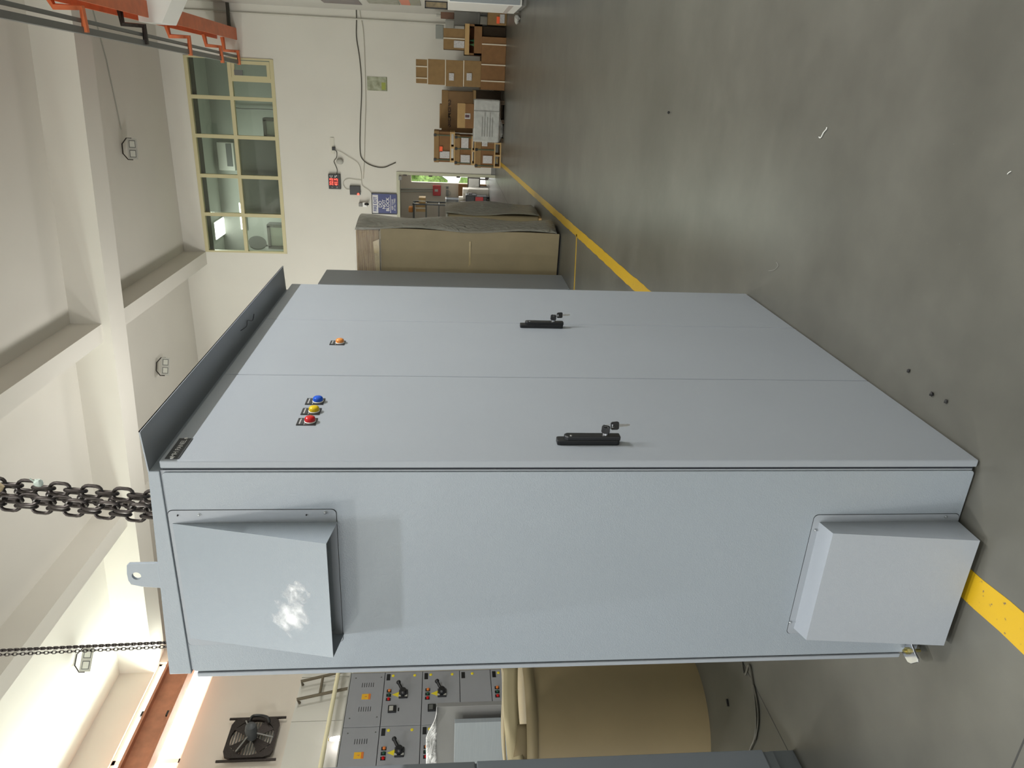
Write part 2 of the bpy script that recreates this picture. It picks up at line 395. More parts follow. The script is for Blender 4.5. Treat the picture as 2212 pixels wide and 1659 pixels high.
# white boxes
wb_ = mat('white_carton', (.74, .70, .63), .6)
Yb = 22.8
zf = 0
for i, (q, lab) in enumerate((((1012, 409, 1047, 441, 0), 'lowest white carton of the corridor stack, behind the black and red machine'), ((1000, 409, 1012, 430, .0), 'upper white carton on the corridor stack'), ((991, 426, 1012, 442, .2), 'smaller white carton leaning beside the upper carton of the corridor stack'))):
    f = thing('white_carton', lab, 'box', C(q[2], (q[1]+q[3])/2, Yb+q[4]), 'white cartons in the corridor')
    zb = 0 if i == 0 else at(1012, 425, Y=Yb).z
    m = MB(); _, a, b = pbox(m, q[0], q[1], q[2], q[3], Yb+q[4], .45 if i < 2 else .2, zb=zb); m.build('carton', wb_, f, .01)
    MB().box(((a[0]+b[0])/2-.03, a[1]-.003, a[2]), ((a[0]+b[0])/2+.03, a[1], b[2])).build('tape', STRAP, f)
# black and red machine
f = thing('floor_machine', 'black and red wheeled machine in front of the corridor cartons', 'machine', C(1046, 436, 22.3))
m = MB(); _, a, b = pbox(m, 1006, 421, 1030, 452, 22.3, .4); m.build('upper_body', BLACK, f, .03)
m = MB(); _, a2, b2 = pbox(m, 1024, 424, 1044, 450, 22.27, .4, zb=.06); m.build('lower_body', BLACK, f, .03)
m = MB(); pbox(m, 1027, 426, 1044, 437, 22.24, .05); m.build('red_panel', REDBOX, f, .01)
m = MB(); pbox(m, 1012, 418, 1020, 424, 22.4, .2); m.build('grip', DARKW, f, .01)
for s in (a2[0]+.05, b2[0]-.05): MB().cyl((s-.03, 22.4, .06), (s+.03, 22.4, .06), .06).build('wheel', BLACK, f)
m = MB(); pbox(m, 995, 437, 1007, 453, 22.25, .25, zb=0); tag(m.build('dark_box', DARKW, None, .01), 'small dark brown box left of the black and red machine', 'box')
# storage rack
f = thing('storage_rack', 'black angle-iron rack seen through the doorway', 'shelf', C(1060, 452, 22.6))
m = MB(); Yr = 22.6
top, = (C(891, 450, Yr).z,); xr_, xl_ = C(930, 442, Yr).x, C(930, 500, Yr).x
for X in (xl_, xr_):
    for Y in (Yr, Yr+.5): MB().box((X-.02, Y-.02, 0), (X+.02, Y+.02, top)).build('post', BLACK, f)
for z in (C(892, 450, Yr).z, C(919, 450, Yr).z, C(947, 450, Yr).z, C(985, 450, Yr).z, .3):
    MB().box((xl_, Yr-.02, z-.03), (xr_, Yr+.52, z)).build('shelf_board', DKGREY, f)
zs = C(919, 450, Yr).z
for q, lab in (((894, 447, 906, 458), 'taller pale carton on the upper shelf of the corridor rack'), ((906, 450, 918, 458), 'shorter pale carton on the upper shelf of the corridor rack')):
    pass
xa = C(905, 458, Yr).x; hz = (C(893, 450, Yr).z-zs)
for i, (x0, x1, h, lab) in enumerate(((xa, xa+.22, .8, 'taller pale carton on the upper shelf of the corridor rack'), (xa+.23, xa+.42, .55, 'shorter pale carton beside the taller one on the corridor rack'))):
    f = thing('carton', lab, 'box', ((x0+x1)/2, Yr+.2, zs), 'cartons on the corridor rack')
    MB().box((x0, Yr+.05, zs), (x1, Yr+.4, zs+hz*h)).build('carton', CARD_Y, f); MB().box(((x0+x1)/2-.02, Yr+.047, zs), ((x0+x1)/2+.02, Yr+.05, zs+hz*h)).build('tape', TAPE, f)
zt = C(892, 455, Yr).z
o = MB().box((C(885, 460, Yr).x, Yr+.1, zt), (C(885, 449, Yr).x, Yr+.4, zt+.14)).build('orange_bag', mat('orange_cloth', (.7, .28, .07), .7), None, .03); tag(o, 'orange bag lying on top of the corridor rack', 'bag')
f = thing('grey_cabinet', 'small grey cabinet with a white top by the corridor wall', 'cabinet', C(990, 438, 23.6))
m = MB(); _, a, b = pbox(m, 964, 430.5, 983, 447, 23.6, .4, zb=0); m.build('body', mat('slate_grey', (.13, .145, .16), .5), f)
MB().box((a[0]-.01, a[1]-.01, b[2]), (b[0]+.01, b[1]+.01, b[2]+.03)).build('top', WHITE, f)
MB().box((a[0]+.03, a[1]-.01, b[2]-.3), (b[0]-.03, a[1], b[2]-.03)).build('drawer', GREYP, f)

# ------------------------------------------------------------------ office window on the far wall
OY = YW+3.6; oz0, oz1 = wb-.9, ZC-.02
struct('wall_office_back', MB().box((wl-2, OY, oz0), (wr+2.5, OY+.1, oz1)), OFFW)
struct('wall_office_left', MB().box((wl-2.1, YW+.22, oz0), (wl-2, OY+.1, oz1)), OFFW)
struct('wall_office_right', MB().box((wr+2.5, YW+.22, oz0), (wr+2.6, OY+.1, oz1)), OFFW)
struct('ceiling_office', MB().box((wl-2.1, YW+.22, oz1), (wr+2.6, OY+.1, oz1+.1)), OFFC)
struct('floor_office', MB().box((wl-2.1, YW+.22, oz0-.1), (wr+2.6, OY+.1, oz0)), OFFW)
cols = [wl+(wr-wl)*t for t in (0, .208, .412, .615, .806, 1)]
zm = (wb+wt)/2-.0
m = MB(); t = .045
for x in cols: m.box((max(wl, x-t), YW-.02, wb), (min(wr, x+t), YW+.1, wt))
for z0, z1 in ((wb, wb+2*t), (zm-t, zm+t), (wt-2*t, wt)): m.box((wl, YW-.018, z0), (wr, YW+.098, z1))
xs = cols[4]+(cols[5]-cols[4])*.47
m.box((xs-t, YW-.015, wb+.05), (xs+t, YW+.095, zm-.01))
w1 = struct('window_1', m, IVORY)
for i in range(5):
    for z0, z1 in ((wb+2*t, zm-t), (zm+t, wt-2*t)):
        MB().box((cols[i]+t, YW+.03, z0), (cols[i+1]-t, YW+.036, z1)).build('pane', GLASS, w1)
m = MB()
for a, b in (((xs+t, wb+.1), (xs+t+.05, zm-.06)), ((cols[5]-t-.1, wb+.1), (cols[5]-t-.02, zm-.06)), ): m.box((a[0], YW-.03, a[1]), (b[0], YW+.02, b[1]))
for z_ in (wb+.093, zm-.13): m.box((xs+t+.002, YW-.028, z_), (cols[5]-t-.022, YW+.018, z_+.077))
m.build('casement', IVORY, w1)
MB().box((xs+.1, YW-.05, zm-.32), (xs+.22, YW-.02, zm-.12)).build('latch', GRAYC, w1)
struct('trim_7', MB().box((wl, YW+.12, wt-.17), (wr, YW+.2, wt-.0)), mat('dark_lintel', (.03, .03, .018), .7))
# office contents
OZ = oz1
def tube_light(nm, lab, p, q, w):
    f = thing(nm, lab, 'light', (Vector(p)+Vector(q))/2, 'office ceiling lights')
    p, q = Vector(p), Vector(q)
    MB().box((min(p.x, q.x)-w, min(p.y, q.y)-.0, p.z-.02), (max(p.x, q.x)+w, max(p.y, q.y), p.z+.02)).build('housing', WHITE, f)
    MB().box((min(p.x, q.x)-w+.02, min(p.y, q.y)+.02, p.z-.035), (max(p.x, q.x)+w-.02, max(p.y, q.y)-.02, p.z-.02)).build('diffuser', TUBE, f)
p = at(463, 500, Z=OZ-.03); q = at(484, 492, Z=OZ-.03)
tube_light('ceiling_light', 'large bright light on the office ceiling behind the upper left pane', p, (p.x, q.y, p.z), .27)
p = at(524, 467, Y=OY-.06)
f = thing('wall_light', 'smaller bright light in the office behind the middle mullion', 'light', p, 'office ceiling lights')
MB().box((p.x-.42, OY-.08, p.z-.1), (p.x+.42, OY, p.z+.08)).build('housing', WHITE, f)
MB().box((p.x-.40, OY-.1, p.z-.08), (p.x+.40, OY-.08, p.z+.06)).build('diffuser', TUBE, f)
# dark board added right behind two lower panes to darken them
struct('dark_board_office', MB().box((cols[1]-.0, YW+.24, wb-.1), (cols[3]+.0, YW+.27, zm+.02)), mat('dark_board', (.13, .135, .13), .7))
p0, p1 = at(473, 368, Y=OY-.25), at(503, 308, Y=OY-.25)
f = thing('air_conditioner', 'white air conditioner with a dark grille high in the office', 'air conditioner', ((p0.x+p1.x)/2, OY, p1.z))
MB().box((p0.x, OY-.25, p1.z), (p1.x, OY, p0.z)).build('casing', LGREY, f, .02)
MB().box((p0.x+.13, OY-.27, p1.z+.06), (p1.x-.04, OY-.25, p1.z+.22)).build('grille', DKGREY, f)
# pedestal fan seen in the lowest left pane
p = at(556, 525, Y=YW+1.4)
f = thing('office_fan', 'white round fan behind the lower left pane of the office', 'fan', (p.x, p.y, oz0))
ax = V(.75, -.5, -.2)
MB().lathe(p, ax, ((-.02, .25), (0, .26), (.03, .25))).build('guard', GREYP, f, smooth=True)
MB().lathe(p-ax.normalized()*.15, ax, ((-.05, .05), (0, .09), (.15, .10))).build('motor', WHITE, f, smooth=True)
MB().cyl((p.x-.08, p.y+.05, oz0), (p.x-.08, p.y+.05, p.z), .025).build('stand', GREYP, f)
# cupboard frames
for nm, lab, x0, y0, x1, y1, Y in (('office_rack', 'grey framed rack behind the second lower pane from the right', 567, 258, 602, 296, YW+1.2), ('office_cabinet', 'grey framed cabinet behind the lower left pane next to the fan', 576, 488, 622, 536, YW+1.0)):
    f = thing(nm, lab, 'cabinet', C((x0+x1)/2, (y0+y1)/2, Y))
    a, b = C(x1, y1, Y), C(x0, y0, Y); a.z = oz0
    m = MB()
    for X in (a.x, b.x): m.box((X-.04, Y, a.z), (X+.04, Y+.4, b.z))
    m.box((a.x, Y, b.z-.08), (b.x, Y+.4, b.z)); m.build('frame', GREYP, f)
    MB().box((a.x+.04, Y+.05, a.z), (b.x-.04, Y+.4, b.z-.08)).build('front', OFFC, f)
m = MB().tube(smoothpath([C(508, 222, OY-.1), C(512, 234, OY-.1), C(560, 236, OY-.1), C(600, 238, OY-.1)]), .02)
tag(m.build('office_pipe', GREYP), 'dark pipe bending down the office back wall', 'pipe')

# ------------------------------------------------------------------ things on the far wall
f = thing('temperature_display', 'black wall display with red digits above the fire exit sign', 'display', W(736, 391))
m = MB(); _, a, b = pbox(m, 709.5, 376.5, 735.5, 408.5, YW-.08, .08); m.build('housing', BLACK, f, .006)
zr = (W(717, 390).z, W(727, 391).z); xd0 = W(720, 403).x
for z, s, u in ((zr[0], '32.0', 'C'), (zr[1], '41.5', '%')):
    gx = (W(720, 399.5).x, W(720, 384).x)
    MB().box((gx[0], YW-.083, z-.06), (gx[1], YW-.0802, z+.06)).build('lit_panel', LEDG, f)
    text('digits', s, .125, ((gx[0]+gx[1])/2, YW-.086, z), XR, ZU, LED, f, bold=.001, sx=.85)
    text('unit', u, .09, (W(720, 380).x, YW-.083, z), XR, ZU, SILV, f, bold=.003)
    text('caption', 'T' if u == 'C' else 'H', .05, (W(720, 403.5).x, YW-.083, z-.02), XR, ZU, SILV, f)
f = thing('controller_box', 'black box with a glowing red lamp right beside the wall display', 'box', W(779, 411))
m = MB(); _, a, b = pbox(m, 755.5, 402, 778, 421, YW-.07, .07); m.build('housing', BLACK, f, .006)
p = W(774.5, 418.5); MB().lathe((p.x, YW-.07, p.z), (0, -1, 0), ((0, .03), (.02, .028), (.03, .01))).build('lamp', LED, f)
m = MB(); p = W(780, 415); m.cyl((p.x, YW-.03, p.z), (p.x, YW-.03, p.z+.06), .015); m.build('gland', LGREY, f)
f = thing('socket_strip', 'long white socket plate with a black plug on the far wall', 'outlet', W(722, 315))
m = MB(); _, a, b = pbox(m, 713.5, 297, 722, 332.5, YW-.02, .02); m.build('plate', mat('cream_plate', (.62, .60, .52), .5), f, .004)
m = MB(); pbox(m, 717, 317.5, 724, 325, YW-.06, .04); m.build('plug', BLACK, f, .006)
o = MB().blob(W(734, 349, .06), .075, 2, (1, .6, 1.25)).build('power_adapter', LGREY, None, smooth=True); tag(o, 'pale power adapter hanging beside the wall display', 'adapter')
def wire(name, lab, pts, r, m, off=.025):
    return tag(MB().tube(smoothpath([W(x, y, off) for x, y in pts]), r, 6).build(name, m, smooth=True), lab, 'cable')
wire('adapter_lead', 'dark lead from the socket plate to the wall display', [(720, 322), (727, 328), (727, 340), (721.5, 348), (724, 356), (728, 366), (727.5, 376)], .009, CABLE_D)
wire('controller_lead', 'thin pale lead from the socket plate down to the exit sign', [(724, 323), (738, 329), (752, 338), (773, 352), (780, 372), (781, 392), (784, 402), (797, 411), (804, 420)], .006, CABLE_L)
wire('loop_lead', 'thin pale lead looping over the black controller box', [(781, 389), (768, 388), (753, 386), (743, 391), (742, 400), (748, 408), (755, 409)], .006, CABLE_L)
wire('wall_cable', 'thick dark cable sweeping across the far wall to a loose end', [(769, 0), (770, 40), (770, 80), (776, 120), (780, 160), (781, 200), (779, 250), (777.5, 300), (778.5, 332), (784, 345), (797, 355), (815, 361), (830, 361.5), (842, 357), (855, 351)], .012, CABLE_D)
wire('pale_wall_cable', 'straight pale cable beside the thick dark cable on the far wall', [(776, 0), (778, 30), (784, 60), (787, 100), (789, 160), (790, 220), (788.5, 280), (787, 340), (785, 386)], .008, CABLE_L)
wire('crane_cable', 'black cable running along the far wall behind the orange crane beam', [(488, -12), (491, 10), (493, 35), (495.5, 64)], .04, CABLE_D, .05)
f = thing('fire_exit_sign', 'blue and white fire exit sign above the doorway', 'sign', W(857, 440))
_, a, b = pbox(MB(), 804.5, 419, 857, 461, YW-.03, .03)
MB().box(a, (b[0], YW-.031, b[2])).build('board', SIGNB, f)
sx0, sx1, sz0, sz1 = a[0], b[0], a[2], b[2]; sw, sh = sx1-sx0, sz1-sz0
fr = MB()
for q in ((sx0-.015, sz1, sx1+.015, sz1+.02), (sx1, sz0, sx1+.02, sz1+.02), (sx0-.02, sz0, sx0, sz1+.02), (sx0, sz0-.015, sx1, sz0)): fr.box((q[0], YW-.045, q[1]), (q[2], YW-.01, q[3]))
fr.build('frame', BLACK, f)
MB().box((sx0, YW-.034, sz1-sh*.235), (sx1-.03, YW-.032, sz1)).build('header', SIGNW, f)
MB().box((sx0+.02, YW-.034, sz0+sh*.245), (sx1-.03, YW-.032, sz0+sh*.265)).build('rule', SIGNW, f)
sxm = (sx0+sx1)/2-.015
text('header_lettering', 'FIRE EXIT', .115, (sxm, YW-.036, sz1-sh*.12), XR, ZU, SIGNB, f, sx=.8, bold=.003)
for i, s in enumerate(('DO', 'NOT', 'BLOCK')): text('lettering', s, .118, (sxm, YW-.036, sz1-sh*(.325+.155*i)), XR, ZU, SIGNW, f, sx=.95, bold=.003)
for i, s in enumerate(('KEEP CLEAR', 'AT ALL TIMES')): text('small_lettering', s, .062, (sxm, YW-.036, sz0+sh*(.175-.095*i)), XR, ZU, SIGNW, f, sx=.85, bold=.001)
f = thing('emergency_lamp', 'small white lamp with a black lens above the exit sign', 'lamp', W(790, 441))
p = W(784, 441); MB().box((p.x-.06, YW-.1, p.z-.12), (p.x+.06, YW, p.z+.0)).build('body', WHITE, f, .01)
MB().box((p.x-.05, YW-.11, p.z-.0), (p.x+.05, YW-.02, p.z+.1)).build('cap', GREYP, f, .01)
MB().blob(W(792, 441, .13), .05, 2, (.7, 1, 1.3)).build('lens', BLACK, f, smooth=True)
f = thing('wall_poster', 'faded green poster on the far wall under the cables', 'poster', W(835, 181))
m = MB(); _, a, b = pbox(m, 793, 166, 834.5, 196, YW-.012, .012)
m.build('sheet', mat('faded_green_print', (.46, .48, .36), .5, c2='#6f7556', vscale=7), f)
MB().box((a[0], YW-.018, a[2]-.015), (b[0], YW-.0, a[2])).build('batten', mat('olive_batten', (.12, .14, .03), .5), f)
MB().box((a[0]+.03, YW-.014, a[2]+.02), (a[0]+.2, YW-.0121, a[2]+.12)).build('printed_patch', mat('olive_print', (.30, .34, .06), .5), f)
# conduit down the far right corner with a junction box
f = thing('corner_conduit', 'vertical grey conduit with a junction box in the far right corner', 'conduit', W(975, 52))
p0, p1 = W(500, 22, .03), W(962, 51, .03); MB().cyl((p1.x-.01, YW-.025, p1.z), (p1.x-.01, YW-.025, ZC-.1), .02).build('tube', mat('pale_conduit', (.55, .54, .48), .6), f)
m = MB(); pbox(m, 962, 43, 981, 61, YW-.1, .1); m.build('junction_box', LGREY, f, .01)
m = MB(); pbox(m, 941, 54, 957.5, 84, YW-.03, .03)
tag(m.build('wall_pocket', mat('clear_grey_plastic', (.33, .35, .32), .15), None, .006), 'clear grey document pocket on the wall above the tallest right carton', 'pocket')
# green-grey conduit corner on the far wall seen over the big cabinet
m = MB().tube([W(300, 1327, .04), W(346, 1327, .04), W(346, 1180, .04)], .05, 4)
tag(m.build('wall_frame', mat('grey_green_trim', (.36, .37, .32), .6)), 'grey trim corner on the far wall above the large cabinet', 'trim')

# ------------------------------------------------------------------ right wall: posters and the white cabinet
def RWp(x, y):
    d = FW + RT*((1659-y-829.5)/F_PX) - UP*((x-1106)/F_PX)
    t = (1.45+.022*YW)/(d.x+.022*d.y); return CAM+d*t
def rposter(name, lab, x0, x1, y, m, extra=None):
    f = thing(name, lab, 'poster', RWp((x0+x1)/2, y))
    a, b = RWp(x0, y), RWp(x1, y); Y1 = a.y; Y0 = Y1-1.1
    MB().hexa([(xrw(Y0)-.012, Y0, b.z), (xrw(Y0), Y0, b.z), (xrw(Y1), Y1, b.z), (xrw(Y1)-.012, Y1, b.z), (xrw(Y0)-.012, Y0, a.z), (xrw(Y0), Y0, a.z), (xrw(Y1), Y1, a.z), (xrw(Y1)-.012, Y1, a.z)]).build('sheet', m, f)
    if extra:
        za, zb = a.z-(a.z-b.z)*extra[0], a.z-(a.z-b.z)*extra[1]
        MB().hexa([(xrw(Y0)-.016, Y0+.1, zb), (xrw(Y0)-.01, Y0+.1, zb), (xrw(Y1)-.01, Y1-.03, zb), (xrw(Y1)-.016, Y1-.03, zb), (xrw(Y0)-.016, Y0+.1, za), (xrw(Y0)-.01, Y0+.1, za), (xrw(Y1)-.01, Y1-.03, za), (xrw(Y1)-.016, Y1-.03, za)]).build('printed_block', extra[2], f)
rposter('noticeboard', 'dark picture board high on the right wall', 700, 778, 5, mat('purple_grey_print', (.16, .15, .17), .4, c2='#6c5d57', vscale=6))
rposter('grey_poster', 'grey printed poster on the right wall between two coloured ones', 797, 862, 6, mat('grey_print', (.36, .37, .33), .4, c2='#77765f', vscale=8))
rposter('orange_poster', 'poster with an orange block on the right wall', 865, 909, 9, mat('violet_print', (.25, .24, .26), .4, c2='#8c8c60', vscale=9), (.05, .5, mat('salmon_print', (.62, .2, .12), .5)))
YK = 15.3
zk = at(967, 22, Y=YK).z; xk = at(1040, 26, Y=YK).x
f = thing('white_cupboard', 'white cupboard against the right wall with a grey front', 'cupboard', (xk+.16, YK-.8, 0))
MB().box((xk, YK-1.6, .08), (xrw(YK)-.005, YK, zk)).build('body', WHITE, f, .01)
MB().box((xk+.01, YK-1.62, .12), (xrw(YK)-.01, YK-1.6, zk-.03)).build('door', mat('blue_grey_front', (.30, .33, .36), .5), f)
MB().box((xk+.02, YK-1.5, 0), (xrw(YK)-.02, YK-.05, .08)).build('plinth', GREYP, f)
MB().box((xk-.006, YK-1.55, .22), (xk, YK-.03, .3)).build('band', mat('pinkish_trim', (.5, .45, .43), .5), f)
f = thing('framed_picture', 'dark framed picture standing on the white cupboard by the right wall', 'picture', (xk+.1, YK-.2, zk))
_, a, b = pbox(MB(), 917.5, 2, 963, 19, YK-.3, .03, zb=zk+.002); b = (min(b[0], xrw(YK)-.02), b[1], b[2])
m = MB()
for q in ((a[0], a[2], a[0]+.02, b[2]), (b[0]-.02, a[2], b[0], b[2]), (a[0], a[2], b[0], a[2]+.02), (a[0], b[2]-.02, b[0], b[2])): m.box((q[0], a[1], q[1]), (q[2], b[1], q[3]))
m.build('frame', BLACK, f)
MB().box((a[0]+.02, a[1]+.005, a[2]+.02), (b[0]-.02, b[1], b[2]-.02)).build('print', mat('brown_print', (.30, .24, .13), .5, c2='#6d5e4b', vscale=12), f)
o = MB(); o.blob((xk-.12, YK-.35, .05), .07, 2, (1.1, 1.2, .7), .2).blob((xk-.10, YK-.47, .05), .055, 2, (1, 1, .9), .2)
tag(o.build('crumpled_bag', mat('grey_bag', (.36, .36, .34), .5)), 'crumpled pale bag on the floor at the foot of the white cupboard', 'bag')

# ------------------------------------------------------------------ cartons and pallets along the far wall
def carton(lab, x0, y0, x1, y1, Y, dep, m, group, zb=None, straps=(), labels=(), sm=STRAP, name='carton', lid=0, hs=()):
    mb = MB(); c, a, b = pbox(mb, x0, y0, x1, y1, Y, dep, zb=zb)
    f = thing(name, lab, 'box', c, group)
    mb.build('carton', m, f, .008)
    if lid: MB().box((a[0]-.012, Y-.012, b[2]-lid*(b[2]-a[2])), (b[0]+.012, Y+dep, b[2]+.006)).build('lid', CARD if m is not CARD else CARD_D, f, .006)
    for s in straps:
        X = b[0]-(b[0]-a[0])*s; MB().box((X-.012, Y-.016, a[2]), (X+.012, Y-.0, b[2]+.002)).build('strap', sm, f)
    for s in hs:
        Z = b[2]-(b[2]-a[2])*s; MB().box((a[0], Y-.010, Z-.010), (b[0], Y-.0, Z+.010)).build('tape', STRAP, f)
    for (lx0, ly0, lx1, ly1, lm, ln) in labels:
        q = MB(); pbox(q, lx0, ly0, lx1, ly1, Y-.02, .019); q.build(ln, lm, f)
    return f, a, b
G1 = 'cartons stacked by the far wall on the right'; G2 = 'cartons and crates stacked beside the doorway'
YA = 17.95
_, a, b = carton('long red-brown carton on the floor under the tall right stack', 1040, 80, 1092.5, 195, YA, .9, CARD_D, G1, zb=0, straps=(.14, .52, .83), name='long_carton'); zA = b[2]
_, a, b = carton('lowest of the four brown cartons on the long red-brown one', 1000, 131, 1040, 188, YA+.05, .6, CARD, G1, zb=zA, hs=(.04,), labels=((1008, 158, 1019, 174, LABEL, 'label'),)); z = b[2]
_, a, b = carton('second brown carton up in the tall right stack', 961, 130, 1000, 187, YA+.05, .6, CARD, G1, zb=z, hs=(.03,), labels=((970, 158, 980.5, 174, LABEL, 'label'),)); z = b[2]
_, a, b = carton('third brown carton up in the tall right stack, without label', 922.5, 128, 961, 183, YA+.05, .6, CARD, G1, zb=z, hs=(.03,)); z = b[2]
carton('topmost carton of the tall right stack with two pale straps', 898.5, 128, 922.5, 180, YA+.05, .6, CARD, G1, zb=z, straps=(.3, .78))
# open crate with rags
f = thing('open_crate', 'open orange-brown crate with green bottles on the long carton', 'crate', at(1040, 86, Y=YA+.1))
_, a, b = pbox(MB(), 1004, 52, 1040, 119, YA+.1, .7, zb=zA)
MB().box((a[0], a[1], a[2]), (b[0], a[1]+.03, a[2]+(b[2]-a[2])*.45)).build('front_board', CARD_D, f)
MB().box((a[0], b[1]-.03, a[2]), (b[0], b[1], b[2])).build('back_board', mat('orange_wood', (.36, .13, .04), .7, var=.2, vscale=8), f)
for X in (a[0], b[0]-.04): MB().box((X, a[1], a[2]), (X+.04, b[1], b[2])).build('side_board', CARD_D, f)
MB().box((a[0], a[1]-.03, b[2]-.1), (b[0], a[1]+.03, b[2])).build('top_rail', CARD_Y, f)
MB().box((a[0], a[1], b[2]-.02), (b[0], b[1], b[2])).build('top_board', CARD, f)
gm = mat('green_bottle', (.03, .12, .05), .3); zfr = a[2]
for i, (qx, lab) in enumerate(((88, 'green bottle at the right in the open crate'), (97, 'pale green bottle at the left in the open crate'))):
    X = at(1028, qx, Y=YA+.3).x
    o = MB().lathe((X, YA+.3, zfr+.0), (0, 0, 1), ((0, .05), (.16, .05), (.2, .02), (.26, .018))).build('bottle', gm if i == 0 else mat('pale_green_bottle', (.12, .26, .1), .3), None, smooth=True)
    tag(o, lab, 'bottle', 'bottles in the open crate')
zC = b[2]
carton('brown carton with a white paper on top of the open crate', 958, 61.5, 1004, 107, YA+.15, .5, CARD, G1, zb=zC, straps=(.48,), labels=((980.5, 88, 1003, 103.5, LABEL, 'label'),))
carton('small carton with an orange sticker at the far right on the floor', 1054, 27.5, 1093.5, 54.5, 18.1, .35, CARD, G1, zb=0, labels=((1073, 36, 1079.5, 51, ORSTK, 'sticker'), (1080, 31, 1090, 50, LABEL, 'label')), name='small_carton')
carton('dark box filling the dark gap between the long carton and the small one', 1042, 58, 1091, 79, 18.2, .4, CARD_K, G1, zb=0, name='dark_gap_box')  # box added in place of the dark gap under the crate overhang
# grey rounded panel and small box on it
f = thing('desk_chair', 'grey moulded chair in the far right corner behind the cartons', 'chair', at(1062, 40, Y=19))
_, a, b = pbox(MB(), 981, 22, 1034, 55, 18.3, .05)
MB().box((a[0], 18.6, a[2]), (b[0], 18.65, b[2])).build('backrest', mat('chair_grey', (.27, .27, .25), .6), f, .08, 4)
MB().box((a[0], 18.58, a[2]-.05), (b[0], 19.0, a[2]+.02)).build('seat', MATS['chair_grey'], f, .02)
for X in (a[0]+.04, b[0]-.04):
    for Y in (18.62, 18.95): MB().cyl((X, Y, 0), (X, Y, a[2]-.05), .018).build('leg', GREYP, f)
zt = b[2]
_, a, b = pbox(MB(), 952, 26, 982, 41, 18.6, .1, zb=zt)
f = thing('spray_can', 'small brown tin with a pale cap above the grey chair', 'tin', ((a[0]+b[0])/2, 18.63, zt))
MB().box((a[0], 18.6, zt), (b[0], 18.65, b[2])).build('tin', mat('brown_tin', (.16, .075, .04), .5), f, .01)
MB().cyl(((a[0]+b[0])/2, 18.625, b[2]), ((a[0]+b[0])/2, 18.625, b[2]+.1), .024).build('cap', LGREY, f)

# three strapped crates on pallets
YP = 18.35
prev = None
specs = ((1027, 307, 1067, 362, 1078, 'lowest', ((1043, 336.5, 1063, 353, LABEL, 'label'), (1041, 306.5, 1053, 316, LABEL, 'label')), (.30, .93)),
         (983, 293, 1018, 356, 1027, 'middle', ((995, 335, 1015, 351, LABEL, 'label'), (996.5, 298, 1012, 320, LABEL, 'label')), (.06, .45, .93)),
         (938, 284, 972, 350, 981.5, 'topmost', ((950, 327, 971, 342, LABEL, 'label'), (949.5, 316.5, 956, 328, ORSTK, 'sticker')), (.12, .92)))
zbase = 0
for x0, y0, x1, y1, xp, which, labs, st in specs:
    Xl, Xr_ = at((x0+x1)/2, y1, Y=YP).x, at((x0+x1)/2, y0, Y=YP).x
    zt_, zcb = at(x0, (y0+y1)/2, Y=YP).z, at(x1, (y0+y1)/2, Y=YP).z
    f = thing('pallet_carton', '%s of the three strapped cartons on pallets beside the doorway' % which, 'box', ((Xl+Xr_)/2, YP+.5, zbase), G2)
    dp = .6
    MB().box((Xl, YP, zcb), (Xr_, YP+dp, zt_)).build('carton', CARD_D, f, .008)
    MB().box((Xl-.01, YP-.014, zt_-.3*(zt_-zcb)), (Xr_+.01, YP+dp, zt_+.006)).build('lid', CARD, f, .006)
    MB().box((Xl, YP-.02, zcb-.03), (Xr_, YP+dp, zcb)).build('deck', WOOD, f)
    MB().box((Xl, YP-.02, zbase), (Xr_, YP+dp, zbase+.025)).build('base_board', WOOD, f)
    for s in (0, .46, .93):
        X = Xl+(Xr_-Xl)*s; MB().box((X, YP-.015, zbase+.025), (X+.06*(Xr_-Xl), YP+dp, zcb-.03)).build('block', WOOD, f)
    for s in st:
        X = Xr_-(Xr_-Xl)*s; MB().box((X-.012, YP-.022, zcb), (X+.012, YP-.012, zt_)).build('strap', GSTRAP, f)
        MB().box((X-.03, YP-.03, zt_-.05), (X+.03, YP+.01, zt_+.012)).build('corner_guard', BLACK, f, .006)
    for q in labs:
        k = MB(); pbox(k, *q[:4], YP-.03, .012); k.build(q[5], q[4], f)
    zbase = zt_+.006
# big printed carton, with a flat carton on it, on a dark pallet
YS = 19.0
zpal = at(1022, 240, Y=YS).z
f = thing('dark_crate', 'dark crate under the big printed carton', 'crate', (at(1040, 240, Y=YS).x, YS+.5, 0), G2)
Xl, Xr_ = at(1040, 285, Y=YS).x, at(1040, 196, Y=YS).x
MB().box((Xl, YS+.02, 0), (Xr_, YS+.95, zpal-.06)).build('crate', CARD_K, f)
MB().box((Xl, YS, zpal-.06), (Xr_, YS+.95, zpal)).build('deck', WOOD, f)
f, a, b = carton('big printed carton beside the doorway crates', 954.5, 197, 1012, 286.5, YS, .9, mat('cardboard_mid', (.225, .135, .06), .8, var=.06, vscale=8), G2, zb=zpal, lid=0, name='printed_carton')
MB().box((a[0]-.008, YS-.012, b[2]-.2*(b[2]-a[2])), (b[0]+.008, YS+.9, b[2]+.006)).build('lid', CARD, f)
text('lettering', 'SIEMENS', .17, (at(969, 245, Y=YS).x, YS-.004, at(969, 245, Y=YS).z), XR, ZU, mat('brown_ink', (.06, .035, .02), .7), f, bold=.005)
carton('flat carton lying on top of the big printed carton', 949.5, 225, 954.5, 277, YS+.1, .6, CARD, G2, zb=b[2]+.006, name='flat_carton')
YQ = 17.75
f = thing('white_crate', 'white carton wrapped in torn clear film on a dark pallet', 'box', at(1079, 261, Y=YQ), G2)
_, a, b = pbox(MB(), 1023.5, 216, 1079, 307, YQ, .55)
